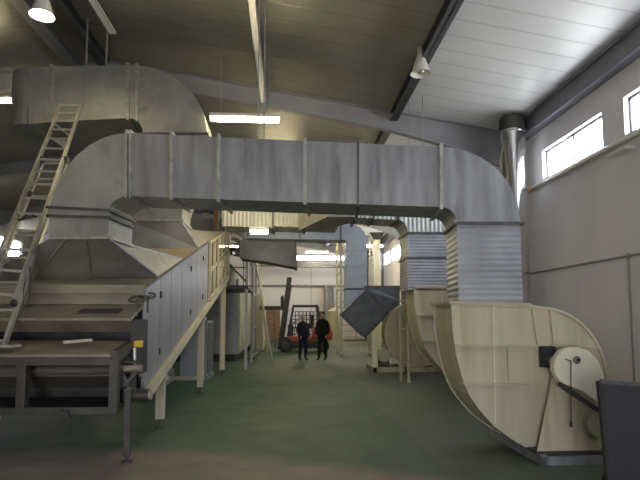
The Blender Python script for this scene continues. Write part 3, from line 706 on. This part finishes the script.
# lamps deeper in the hall
back = [(-1.0, 21.0, 5.75), (3.4, 22.0, 5.65), (1.0, 27.0, 5.6), (4.3, 27.5, 5.4), (-3.5, 31.0, 5.8), (1.8, 33.5, 5.8), (-8.5, 24.0, 5.8)]
for i, (x, y_, z) in enumerate(back):
    pass
lab = ['tube lamp deep in the hall above the forklift', 'tube lamp deep in the hall above the far stair', 'tube lamp deep in the hall over the far aisle', 'tube lamp beside the far right wall windows', 'tube lamp over the far left side of the hall', 'tube lamp close to the far end wall band', 'tube lamp in the dark left bay of the hall']
for l_, (x, y_, z) in zip(lab, back):
    t = thing('tube_lamp', l_, 'ceiling lamp', (x, y_, z)); MB().box((x-.75, y_-.07, z+.03), (x+.75, y_+.07, z+.1)).build('housing', 'white', t); MB().box((x-.72, y_-.055, z-.05), (x+.72, y_+.055, z+.03)).build('diffuser', 'tube', t, bevel=.02)
    for s_ in (-.5, .5): MB().cyl((x+s_, y_, z+.1), (x+s_, y_, roofz(x+s_)-.005), .008, n=6).build('suspension', 'pipe', t)
def bell(c, label, lit, name='bell_lamp', s=1.0):
    t = thing(name, label, 'ceiling lamp', c)
    MB().lathe([(.07*s, 0), (.075*s, -.05*s), (.11*s, -.12*s), (.19*s, -.38*s), (.2*s, -.385*s), (.185*s, -.375*s), (.1*s, -.13*s), (.06*s, -.06*s)], c, (0,0,1), 32).build('shade', 'white', t, smooth=True)
    MB().cyl(c, c+V((0,0,.14*s)), .065*s, n=20).build('ballast_housing', 'alu', t, smooth=True)
    mb = MB().cyl(c+V((0,0,.14*s)), V((c.x, c.y, roofz(c.x)-.22)), .02); mb.torus(c+V((0,0,.17*s)), (0,1,0), .03, .01, 12, 6); mb.build('hook', 'steel_frame', t)
    MB().ball(c+V((0,0,-.27*s)), .075*s, (1,1,1.3), 8).build('bulb', 'bulb' if lit else 'alu', t, smooth=True)
tube_lamp(259, 231.5, 12.3, .45, 'short lit tube lamp under the corrugated duct above the oven railing end', up=P(259,226,12.3).z+.9)
bell(P(420.5, 55, 9.7), 'white conical high bay lamp hanging from the dark roof beam, unlit', False)
bell(P(43, -6, 8.6), 'lit bell lamp cut by the top edge of the picture', True)
_c = P(43, -6, 8.6); bell(V((_c.x, 3.6, _c.z)), 'lit bell lamp added unseen above the oven feed end to light its plates', True)  # assumed next lamp of the row, added for its light
# ------------------------------------------------------------------ pipes on the right wall
a = onwall(640, 132, WX-.08); zp = a.z; print('PIPE', a)
o = tag(MB().cyl((WX-.08, 4, zp), (WX-.08, 12.0, zp), .055, n=14).build('wall_pipe', 'alu', smooth=True), 'grey pipe running along the right wall just below the windows', 'pipe')
tag(MB().cyl((WX-.08, 12.0, zp), (WX-.08, 12.75, zp), .045, n=14).build('wall_pipe', 'yellow', smooth=True), 'short yellow pipe end below the windows near the steel column', 'pipe')
brg = MB()
zl = onwall(600, 261).z
t = thing('conduit_pipe', 'thin lower pipe with a branch dropping down the right wall', 'pipe', (WX-.07, 9, zl))
MB().cyl((WX-.07, 4, zl), (WX-.07, 12.75, zl), .022, n=10).build('run', 'pipe', t, smooth=True)
yj = onwall(629, 257).y
MB().cyl((WX-.07, yj, zl), (WX-.07, yj, 0), .018, n=10).build('drop', 'pipe', t, smooth=True)
MB().ball((WX-.07, yj, zl), .05).build('junction', 'pipe', t, smooth=True)
c = onwall(620, 151, WX-.2)
t = thing('wall_lamp', 'small white wall lamp under the grey pipe', 'wall lamp', c); MB().box((WX-.28, c.y-.25, c.z-.04), (WX-.1, c.y+.25, c.z+.02)).build('housing', 'white', t, bevel=.015); MB().cyl((WX-.1, c.y, c.z), (WX, c.y, c.z), .02).build('bracket', 'white', t)
for pz in (190, 232, 248):
    c = onwall(531, pz, 5.5); tag(MB().box((5.42, 12.66, c.z-.1), (5.56, 12.8, c.z+.1)).build('junction_box', 'steel_frame', bevel=.01), {190: 'topmost of three small boxes on the steel column', 232: 'middle one of three small boxes on the steel column', 248: 'lowest of three small boxes on the steel column'}[pz], 'box')
# back wall pipes
zk = P(310, 286, BY).z
t = thing('wall_pipe', 'long horizontal pipe across the far end wall', 'pipe', (0, BY-.1, zk)); MB().cyl((-6, BY-.1, zk), (WX-.5, BY-.1, zk), .09, n=10).build('run', 'pipe', t, smooth=True)
for px, w_, l_ in ((326, .28, 'thicker upright duct pipe on the far end wall'), (332.5, .16, 'thinner upright pipe on the far end wall beside the thicker one')):
    x = P(px, 290, BY).x; tag(MB().cyl((x, BY-.35, 0), (x, BY-.35, zk-.02), w_*.7, n=14).build('upright_pipe', 'pipe', smooth=True), l_, 'pipe')
# ------------------------------------------------------------------ dark panel bottom right
a, b = P(600, 381, 4.3), P(646, 389, 4.0)
t = thing('sheet_metal_panel', 'black sheet panel standing at the lower right corner before the fan', 'panel', (a.x, 4.3, 0))
MB().prism([(a.x+.06, 4.3, 0), (3.6, 3.9, 0), (3.6, 3.9, b.z-.04), (a.x, 4.3, a.z)], (.03, .06, 0)).build('sheet', 'blackpanel', t)
mb = MB(); mb.bar((a.x, 4.3, a.z), (3.6, 3.9, b.z-.04), .05, .03); mb.bar((a.x+.06, 4.31, 0), (a.x, 4.31, a.z), .04, .04); mb.build('folded_edge', 'steel_dark', t)
MB().bar((2.9, 4.22, .02), (2.75, 4.62, .02), .05, .04).bar((2.76, 4.62, .02), (2.86, 4.25, .8), .03, .03).build('prop', 'steel_dark', t)
# ------------------------------------------------------------------ left middle distance: cabinets, platform, second line
def cab(x0, x1, y0, y1, z0, z1, label, m, name='control_cabinet'):
    t = thing(name, label, 'cabinet', ((x0+x1)/2, (y0+y1)/2, 0))
    MB().box((x0, y0, z0), (x1, y1, z1)).build('body', m, t, bevel=.01)
    MB().box((x0+.05, y0-.02, z0+.05), (x1-.05, y0, z1-.05)).build('door', m, t, bevel=.006)
    MB().box((x1, y0+.06, z0+.06), (x1+.02, y1-.06, z1-.06)).build('side_door', 'zinc_dark', t, bevel=.006)
    MB().box((x1-.12, y0-.045, (z0+z1)/2-.06), (x1-.1, y0-.02, (z0+z1)/2+.06)).build('handle', 'steel_dark', t)
    MB().box((x0-.03, y0-.03, 0), (x1+.03, y1+.03, z0)).build('plinth', 'zinc', t)
cab(-2.75, -2.08, 13.5, 14.6, .1, 1.5, 'blue-grey cabinet standing under the raised end of the oven', 'panel')
cab(-3.7, -2.9, 12.4, 13.4, .3, 1.45, 'blue-grey cabinet further under the oven behind its cross bar', 'panel')
# platform with posts and clutter
plat = thing('steel_platform', 'dark raised service platform beyond the oven railing', 'platform', (-2.2, 17.2, 0))
zp_ = P(240, 287, 17).z
MB().box((-3.4, 16.0, zp_-.12), (-1.25, 18.6, zp_)).build('deck', 'steel_dark', plat)
for x_, y_, zz in ((-2.05, 16.05, zp_), (-1.3, 16.05, 4.2), (-1.3, 18.5, 4.2), (-3.35, 18.5, zp_)):
    MB().box((x_-.04, y_-.04, 0), (x_+.04, y_+.04, zz)).build('post', 'pipe', plat)
mb = MB(); mb.bar((-2.5, 16.02, zp_+1.3), (-1.3, 16.02, zp_+.1), .06); mb.build('brace', 'steel_frame', plat)
mb = MB(); mb.bar((-3.3, 16.02, zp_+.55), (-1.3, 16.02, zp_+.55), .03); mb.bar((-3.3, 16.02, zp_+1.05), (-1.3, 16.02, zp_+1.05), .03)
for k in range(5): mb.bar((-3.2+k*.45, 16.02, zp_), (-3.2+k*.45, 16.02, zp_+1.05), .025)
mb.build('guard_rail', 'steel_dark', plat)
c = V((-1.95, 17, zp_))
tag(MB().cyl(c+V((0,0,0)), c+V((0,0,.55)), .22, n=20).cyl(c+V((0,0,.55)), c+V((0,0,.75)), .22, .08).build('drum', 'cream_dirty', smooth=True), 'dull cream drum standing on the dark service platform', 'drum')
c = V((-2.5, 16.9, zp_)); tag(MB().box(c+V((-.25,-.2,0)), c+V((.2,.2,.55))).box(c+V((-.15,-.12,.55)), c+V((.1,.12,.65))).build('drive_unit', 'steel_dark', bevel=.02), 'black drive unit on the dark platform beside the drum', 'machine')
# silver bell duct end on top
c = P(246, 252, 16.5); t = thing('funnel', 'pale metal funnel hanging over the service platform', 'funnel', c)
MB().lathe([(.12, .35), (.14, .2), (.42, 0), (.42, -.12), (.40, -.12), (.40, 0), (.1, .2)], c, (0,0,1), 28).build('cone', 'alu', t, smooth=True); MB().cyl(c+V((0,0,.3)), c+V((0,0,1.8)), .05).build('stem', 'alu', t, smooth=True)
c = P(232, 237, 15.6); t = thing('flexible_hose', 'pale bent round duct piece above the oven railing end', 'duct', c)
mb = MB()
for i in range(6):
    t0, t1 = PI*.5*i/6, PI*.5*(i+1)/6
    mb.cyl(c+V((.35*math.sin(t0), 0, .35*math.cos(t0)-.3)), c+V((.35*math.sin(t1)+.01, 0, .35*math.cos(t1)-.3)), .16, n=16)
mb.build('bend', 'alu', t, smooth=True)
# brown upright
a = P(216, 216, 14.5); tag(MB().box((a.x-.06, 14.45, tz(14.45)), (a.x+.06, 14.6, a.z+.6)).build('brown_post', 'wood'), 'rusty brown upright post rising behind the oven railing', 'post')
# second processing line, seen along its side
line = thing('process_line', 'long enclosed machine line with pale green-grey side panels beyond the platform', 'machine', (-2.9, 25, 0))
MB().box((-4.4, 19.2, .25), (-1.85, 31.5, 3.0)).build('body', 'zinc_old', line)
for i in range(8):
    y0 = 19.3 + i*1.5; MB().box((-1.85, y0, .35), (-1.80, y0+1.42, 2.6)).build('side_panel', 'cream_dirty', line, bevel=.01)
MB().box((-4.4, 19.2, 0), (-1.95, 31.5, .25)).build('plinth', 'steel_dark', line)
fx = -1.42
fr = thing('upright_rack', 'tall upright steel frame on a dark base at the aisle edge before the leaning pole', 'frame', (fx, 20.5, 0))
for y_ in (20.4, 22.4): MB().box((fx-.05, y_-.05, .04), (fx+.05, y_+.05, 4.6)).build('post', 'pipe', fr)
for z_ in (1.2, 2.5, 4.5): MB().bar((fx, 20.4, z_), (fx, 22.4, z_), .06).build('cross_bar', 'pipe', fr)
MB().box((-1.78, 20.2, 0), (-1.3, 22.6, .04)).build('base', 'steel_dark', fr)
MB().bar((fx, 20.5, .08), (fx+.1, 22.9, .08), .08).build('floor_rail', 'zinc', fr)
t = thing('steel_cabinet', 'tall narrow cream cabinet at the far left edge of the aisle', 'cabinet', (-1.5, 26, 0)); MB().box((-1.78, 25.0, 0), (-1.25, 27.2, 2.7)).build('body', 'cream', t, bevel=.01); MB().box((-1.25, 25.05, .1), (-1.23, 27.15, 2.6)).build('door', 'cream', t)
# leaning pole and plank
a, b = P(273, 365, 17.0), P(253, 244, 17.0); a.z = .02
tag(MB().cyl(a, b, .03, n=10).build('pole', 'alu', smooth=True), 'long pale metal pole leaning across to the service platform', 'pole')
a, b = P(268, 346, 23.3), P(258, 262, 22.55); a.z = .03
tag(MB().bar(a, b, .1, .12).build('plank', 'plankw'), 'long yellow wooden plank leaning beside the metal pole', 'plank')
# crates
t = thing('wooden_crate', 'tall brown wooden crate at the far end left of the forklift', 'crate', (-1.4, 36, 0))
a, b = P(266, 306, 35), P(280, 306, 35)
MB().box((a.x, 35, .12), (b.x, 36, a.z)).build('body', 'wood', t)
for k in range(3): MB().box((a.x-.03, 34.96, .3+k*(a.z-.5)/2), (b.x+.03, 35, .42+k*(a.z-.5)/2)).build('batten', 'wood', t)
MB().box((a.x, 35, 0), (a.x+.12, 36, .12)).box((b.x-.12, 35, 0), (b.x, 36, .12)).build('skid', 'wood', t)
# open ladder frame near forklift
a = P(271, 345, 27); t = thing('step_ladder', 'thin open step ladder standing before the brown crate', 'ladder', (a.x, 27, 0))
for s_ in (-.22, .22):
    MB().bar((a.x+s_, 26.7, 0), (a.x+s_*.6, 27, 2.0), .04).build('rail', 'steel_frame', t); MB().bar((a.x+s_, 27.5, 0), (a.x+s_*.6, 27.04, 2.0), .03).build('rear_leg', 'steel_frame', t)
for k in range(6): MB().box((a.x-.2+.013*k, 26.72+.045*k, .28+k*.3), (a.x+.2-.013*k, 26.82+.045*k, .31+k*.3)).build('step', 'steel_frame', t)
# cream tank
a = P(357.5-22, 345, 28); t = thing('storage_tank', 'cream upright tank behind the two people', 'tank', (a.x, 28, 0))
zt_ = P(336, 311, 28).z; MB().cyl((a.x, 28, .15), (a.x, 28, zt_), .42, n=28).build('shell', 'cream', t, smooth=True); MB().lathe([(.42, 0), (.3, .12), (.05, .18)], (a.x, 28, zt_), (0,0,1), 28).build('lid', 'cream', t, smooth=True)
for k in range(3):
    an = 2*PI*k/3; MB().box((a.x+.33*math.cos(an)-.04, 28+.33*math.sin(an)-.04, 0), (a.x+.33*math.cos(an)+.04, 28+.33*math.sin(an)+.04, .16)).build('leg', 'cream', t)
# ------------------------------------------------------------------ stair right
X0, X1 = P(341, 340, 21.5).x, P(369, 340, 21.5).x
st = thing('steel_stair', 'cream open-tread steel stair beside the tilted duct box', 'stairs', ((X0+X1)/2, 22, 0))
for i in range(9):
    MB().box((X0+.06, 21.4+i*.2, .24+i*.25), (X1-.04, 21.62+i*.2, .28+i*.25)).build('tread', 'cream', st)
for x_ in (X0, X1): MB().bar((x_, 21.3, .04), (x_, 23.3, 2.6), .05, .16).build('stringer', 'cream', st)
for x_, y_ in ((X0, 21.4), (X0, 23.2), (X1, 21.4)): MB().box((x_-.05, y_-.05, 0), (x_+.05, y_+.05, 4.9 if x_ == X0 else 2.2)).build('post', 'cream', st)
for k in range(12):
    MB().bar((X0, 21.4, .6+k*.36), (X0, 23.2, .6+k*.36), .03).build('guard_bar', 'cream', st)
# caged ladder and column on right
cx_ = P(376.5, 270, 26).x; zt_ = P(376, 240, 26).z
t = thing('support_column', 'cream column with a dark head in front of the far bright windows', 'column', (cx_, 26, 0)); MB().box((cx_-.17, 25.85, 0), (cx_+.17, 26.15, zt_)).build('shaft', 'cream_light', t, bevel=.01)
MB().loft([(cx_-.17,25.85,zt_), (cx_+.17,25.85,zt_), (cx_+.17,26.15,zt_), (cx_-.17,26.15,zt_)], [(cx_-.36,25.7,zt_+.35), (cx_+.36,25.7,zt_+.35), (cx_+.36,26.3,zt_+.35), (cx_-.36,26.3,zt_+.35)]).build('head', 'steel_dark', t)
a = P(370, 300, 22.5); t = thing('cage_ladder', 'pale caged ladder climbing beside the bluish riser duct', 'ladder', (a.x, 22.5, 0))
for s_ in (0, .3): MB().box((a.x+s_-.02, 22.48, 0), (a.x+s_+.02, 22.52, 4.9)).build('rail', 'cream_light', t)
for k in range(16): MB().bar((a.x, 22.5, .3+k*.3), (a.x+.3, 22.5, .3+k*.3), .025).build('rung', 'cream_light', t)
# yellow panels far right under windows
a, b = P(381, 300, 30), P(400, 300, 30)
tag(MB().box((a.x, 30, 0), (5.3, 30.3, P(390, 262, 30).z)).box((a.x+.05, 29.97, .1), (5.25, 30, 1.5)).build('partition_panel', 'cream_light', bevel=.01), 'pale cream partition below the far right windows', 'panel')
# thin stands between fans
a = P(408, 372, 10.6)
t = thing('pipe_stand', 'thin pale pipe stand between the second fan and the far fan', 'stand', (a.x, 10.6, 0))
x1_, x2_ = P(401, 378, 13).x, P(409, 383, 12.6).x
MB().box((x1_-.03, 12.97, 0), (x1_+.03, 13.03, P(400, 310, 13).z)).build('leg', 'cream_dirty', t); MB().box((x2_-.03, 12.6, 0), (x2_+.03, 12.66, P(408, 300, 12.6).z)).build('leg', 'cream_dirty', t)
MB().bar((x1_, 13, 2.0), (x2_, 12.63, 2.0), .05).build('cross_bar', 'cream_dirty', t); MB().bar((x1_, 13, 1.3), (x2_, 12.63, 1.3), .05).build('cross_bar', 'cream_dirty', t)
# ------------------------------------------------------------------ forklift
FX, FYY = P(304, 350, 24.3).x, 24.3
ft = thing('forklift', 'orange forklift truck with black guard and raised mast behind the two people', 'forklift', (FX, FYY, 0))
def fb(lo, hi, name, m, bevel=.02, parent=ft): return MB().box((FX+lo[0], FYY+lo[1], lo[2]), (FX+hi[0], FYY+hi[1], hi[2])).build(name, m, parent, bevel=bevel)
fb((-.75,-.5,.25), (1.1,.5,.5), 'chassis', 'steel_dark', .05)
fb((-.7,-.48,.5), (.4,.48,.72), 'body_cover', 'orange', .05)
MB().prism([(FX+x_, FYY-.5, z_) for x_, z_ in ((.35,.6),(1.25,.55),(1.32,.8),(1.2,1.1),(.45,1.15))], (0,1.0,0)).build('counterweight', 'orange', ft, bevel=.05)
fb((-.1,-.3,1.1), (.42,.3,1.28), 'seat', 'black'); fb((.3,-.28,1.2), (.45,.28,1.7), 'seat_back', 'black', .05)
fb((-.75,-.35,.7), (-.5,.35,1.25), 'dashboard', 'steel_dark')
for x_, r_ in ((-.85,.33),(.85,.28)):
    for s_ in (-1, 1):
        o = MB().cyl((FX+x_, FYY+s_*.36, r_), (FX+x_, FYY+s_*.58, r_), r_, n=28).build('wheel', 'black', ft, smooth=True, bevel=.03)
        MB().cyl((FX+x_, FYY+s_*.57, r_), (FX+x_, FYY+s_*.6, r_), r_*.5, n=20).build('hub', 'steel_frame', o, smooth=True)
g = MB()
for s_ in (-.45, .45):
    g.bar((FX-.75, FYY+s_, .7), (FX-.5, FYY+s_, 2.1), .1); g.bar((FX+.75, FYY+s_, 1.1), (FX+.6, FYY+s_, 2.1), .1); g.bar((FX-.5, FYY+s_, 2.1), (FX+.6, FYY+s_, 2.1), .1)
for k in range(8): g.bar((FX-.5+k*.157, FYY-.45, 2.12), (FX-.5+k*.157, FYY+.45, 2.12), .07)
g.build('overhead_guard', 'steel_dark', ft)
MB().torus((FX-.45, FYY, 1.35), (-.5,0,1), .17, .02).build('steering_wheel', 'black', ft, smooth=True)
top = P(289.5, 278, FYY); bx_ = FX-1.12
ms = MB()
for s_ in (-.33, .33):
    ms.bar((bx_, FYY+s_, .12), (top.x, FYY+s_, top.z), .22, .09, up=(0,1,0))
ms.build('mast', 'steel_dark', ft)
ms = MB()
for f_ in (.05, .35, .68, .99): p = lerp(V((bx_, FYY, .12)), V((top.x, FYY, top.z)), f_); ms.bar(p-V((0,.36,0)), p+V((0,.36,0)), .1)
ms.build('mast_cross_member', 'steel_dark', ft)
p = lerp(V((bx_, FYY, .12)), V((top.x, FYY, top.z)), .64)
MB().cyl(V((bx_+.1, FYY, .2)), lerp(V((bx_, FYY, .12)), V((top.x, FYY, top.z)), .9)+V((.12,0,0)), .045).build('lift_cylinder', 'steel_frame', ft, smooth=True)
MB().box((p.x-.2, FYY-.45, p.z-.32), (p.x-.1, FYY+.45, p.z+.35)).build('carriage', 'steel_dark', ft)
for s_ in (-.28, .28):
    MB().box((p.x-.25, FYY+s_-.06, p.z-.3), (p.x-.2, FYY+s_+.06, p.z+.3)).box((p.x-1.2, FYY+s_-.06, p.z-.3), (p.x-.2, FYY+s_+.06, p.z-.14)).build('fork', 'steel_dark', ft)
# metal cage-like pallet of parts behind the truck seen as dark bars
# stacked wire cages behind the forklift
for k, (x_, z_, l_) in enumerate(((.15, 0, 'lower wire mesh pallet cage behind the forklift'), (.2, .95, 'upper wire mesh pallet cage behind the forklift'))):
    cx0, cy0 = FX+x_, 27.2
    t = thing('wire_cage', l_, 'crate', (cx0, cy0, z_)); mb = MB()
    for i in range(9): mb.bar((cx0-.75+i*.1875, cy0-.5, z_+.12), (cx0-.75+i*.1875, cy0-.5, z_+.93), .03)
    for j in range(5): mb.bar((cx0-.75, cy0-.5, z_+.12+j*.2), (cx0+.75, cy0-.5, z_+.12+j*.2), .03)
    for i in range(9): mb.bar((cx0-.75+i*.1875, cy0+.5, z_+.12), (cx0-.75+i*.1875, cy0+.5, z_+.93), .03)
    for s_ in (-.75, .75):
        for j in range(5): mb.bar((cx0+s_, cy0-.5, z_+.12+j*.2), (cx0+s_, cy0+.5, z_+.12+j*.2), .03)
    mb.build('mesh', 'steel_dark', t)
    MB().box((cx0-.76, cy0-.52, z_+.05), (cx0+.76, cy0+.52, z_+.12)).build('floor_plate', 'steel_frame', t)
    for sx_ in (-.7, .7):
        for sy_ in (-.46, .46): MB().box((cx0+sx_-.05, cy0+sy_-.05, z_), (cx0+sx_+.05, cy0+sy_+.05, z_+.06)).build('foot', 'steel_dark', t)
# ------------------------------------------------------------------ people
def person(px, label, turn, hair, coat, H=1.74, Y=19.2, arms=0):
    base = P(px, 360, Y); bx0 = base.x
    t = thing('person', label, 'person', (bx0, Y, 0))
    R = Matrix.Rotation(turn, 4, 'Z'); T = Matrix.Translation(V((bx0, Y, 0)))
    s = H/1.75
    def w_(p): return V(p)*s
    def skin(name, verts, edges, m, root=0, sub=2, parent=t):
        me = bpy.data.meshes.new(name); me.from_pydata([R @ w_(v[:3]) for v in verts], edges, []); me.update()
        o = bpy.data.objects.new(name, me); C.objects.link(o); o.parent = parent
        sk = o.modifiers.new('skin', 'SKIN'); sk.use_smooth_shade = True
        for i, v in enumerate(verts):
            d = me.skin_vertices[0].data[i]; r = v[3]; d.radius = (r[0]*s, r[1]*s) if isinstance(r, tuple) else (r*s, r*s); d.use_root = (i == root)
        sb = o.modifiers.new('sub', 'SUBSURF'); sb.levels = sub; sb.render_levels = sub
        me.materials.append(M[m]); ORG[o.name] = ORG[t.name]; return o
    # body: -y is forward
    vs = [(0,0,.95,(.15,.11)), (0,0,1.12,(.14,.1)), (0,.01,1.3,(.17,.115)), (0,.01,1.43,(.13,.09)), (0,.0,1.52,.055), (0,-.01,1.58,.05),
          (.09,0,.88,.1), (.12,-.01,.5,.075), (.13,.02,.09,.052), (.13,-.13,.04,.038),
          (-.09,0,.88,.1), (-.12,-.01,.5,.075), (-.15,.02,.09,.052), (-.15,-.13,.04,.038),
          (.19,.01,1.41,.065), (.25,.02,1.13,.05), (.22,-.12,.93,.035), (-.19,.01,1.41,.065), (-.25,.02,1.13,.05), (-.2,-.14,.95,.035)]
    ed = [(0,1),(1,2),(2,3),(3,4),(4,5),(0,6),(6,7),(7,8),(8,9),(0,10),(10,11),(11,12),(12,13),(3,14),(14,15),(15,16),(3,17),(17,18),(18,19)]
    skin('body', vs, ed, coat)
    # jacket skirt
    jv = [(0,0,1.44,(.17,.12)), (0,0,1.25,(.215,.15)), (0,0,1.02,(.215,.16)), (0,0,.78,(.225,.165))]
    skin('jacket', jv, [(0,1),(1,2),(2,3)], coat)
    def part(mb, name, m, parent=t, smooth=True):
        mb.b.transform(T @ R @ Matrix.Scale(s, 4)); return mb.build(name, m, parent, smooth=smooth)
    hb = MB().ball((0,-.01,1.645), .1, (.78,.95,1.18), 14); hb.ball((0,-.105,1.635), .018, (.8,1.2,1.3), 6); hb.ball((.08,0,1.64), .022, (.5,.9,1.3), 6); hb.ball((-.08,0,1.64), .022, (.5,.9,1.3), 6)
    head = part(hb, 'head', 'skin')
    for sx in (-.032, .032): part(MB().ball((sx,-.098,1.66), .011, (1,.6,.7), 6), 'eye', 'black', head)
    part(MB().ball((0,-.1,1.595), .02, (1.2,.4,.3), 6), 'mouth', 'orange', head)
    part(MB().ball((0,.02,1.69), .106, (.86,.98,1.02), 12), 'hair', hair, t)
    for (hx, hy, hz) in ((.215,-.15,.9), (-.195,-.17,.92)):
        mb = MB().ball((hx,hy,hz), .045, (.55,1.0,1.1), 8)
        for k in range(4): mb.cyl((hx-.012, hy-.02+k*.014-.01, hz-.03), (hx-.02, hy-.03+k*.013-.01, hz-.09+abs(k-1.5)*.008), .0085, .007, n=8)
        mb.cyl((hx-.01, hy-.035, hz-.01), (hx-.025, hy-.06, hz-.05), .01, .008, n=8)
        part(mb, 'hand', 'skin')
    return t
person(303, 'person with light hair in dark clothes, left one of the pair', 0.5, 'hair', 'cloth2', 1.66)
person(322.5, 'person with dark hair in a black coat, right one of the pair', -.45, 'hair2', 'cloth', 1.76)
# ------------------------------------------------------------------ left bay clutter: windows on the far left
# ------------------------------------------------------------------ lights
def area(name, loc, rot, sx_, sy_, power, col):
    l = bpy.data.lights.new(name, 'AREA'); l.shape = 'RECTANGLE'; l.size = sx_; l.size_y = sy_; l.energy = power; l.color = col
    o = bpy.data.objects.new(name, l); o.location = loc; o.rotation_euler = rot; C.objects.link(o); return o
def portal(loc, rot, a_, b_):
    o = area('daylight_portal', loc, rot, a_, b_, 1, (1, 1, 1)); o.data.cycles.is_portal = True
for y0 in ys: portal((WX+.05, y0+WW/2, (WZ0+WZ1)/2), (0, math.radians(90), 0), WZ1-WZ0, WW)
portal((LX-.05, (LW0+LW1)/2, (LZ0+LZ1)/2), (0, math.radians(-90), 0), LZ1-LZ0, LW1-LW0)
portal(((b0+b1)/2, BY+.15, (wz0+wz1)/2), (math.radians(-90), 0, 0), b1-b0, wz1-wz0)
portal(((DX0+DX1)/2, FY-.1, DZ/2), (math.radians(90), 0, 0), DX1-DX0, DZ)
wd = bpy.data.worlds.new('world'); bpy.context.scene.world = wd; wd.use_nodes = True
nt = wd.node_tree; bg = nt.nodes['Background']
tcw = nt.nodes.new('ShaderNodeTexCoord'); sw = nt.nodes.new('ShaderNodeSeparateXYZ'); nt.links.new(tcw.outputs['Generated'], sw.inputs[0])
rw = nt.nodes.new('ShaderNodeValToRGB'); rw.color_ramp.elements[0].position = .46; rw.color_ramp.elements[1].position = .54
rw.color_ramp.elements[0].color = (.82, .81, .79, 1); rw.color_ramp.elements[1].color = (.78, .84, 1, 1)
mw = nt.nodes.new('ShaderNodeMath'); mw.operation = 'MULTIPLY_ADD'; mw.inputs[1].default_value = .5; mw.inputs[2].default_value = .5
nt.links.new(sw.outputs['Z'], mw.inputs[0]); nt.links.new(mw.outputs[0], rw.inputs[0]); nt.links.new(rw.outputs[0], bg.inputs[0])
bg.inputs['Strength'].default_value = 30
vs = bpy.context.scene.view_settings; vs.view_transform = 'Standard'; vs.look = 'None'; vs.exposure = 0.0; vs.gamma = 1.0; vs.use_curve_mapping = False
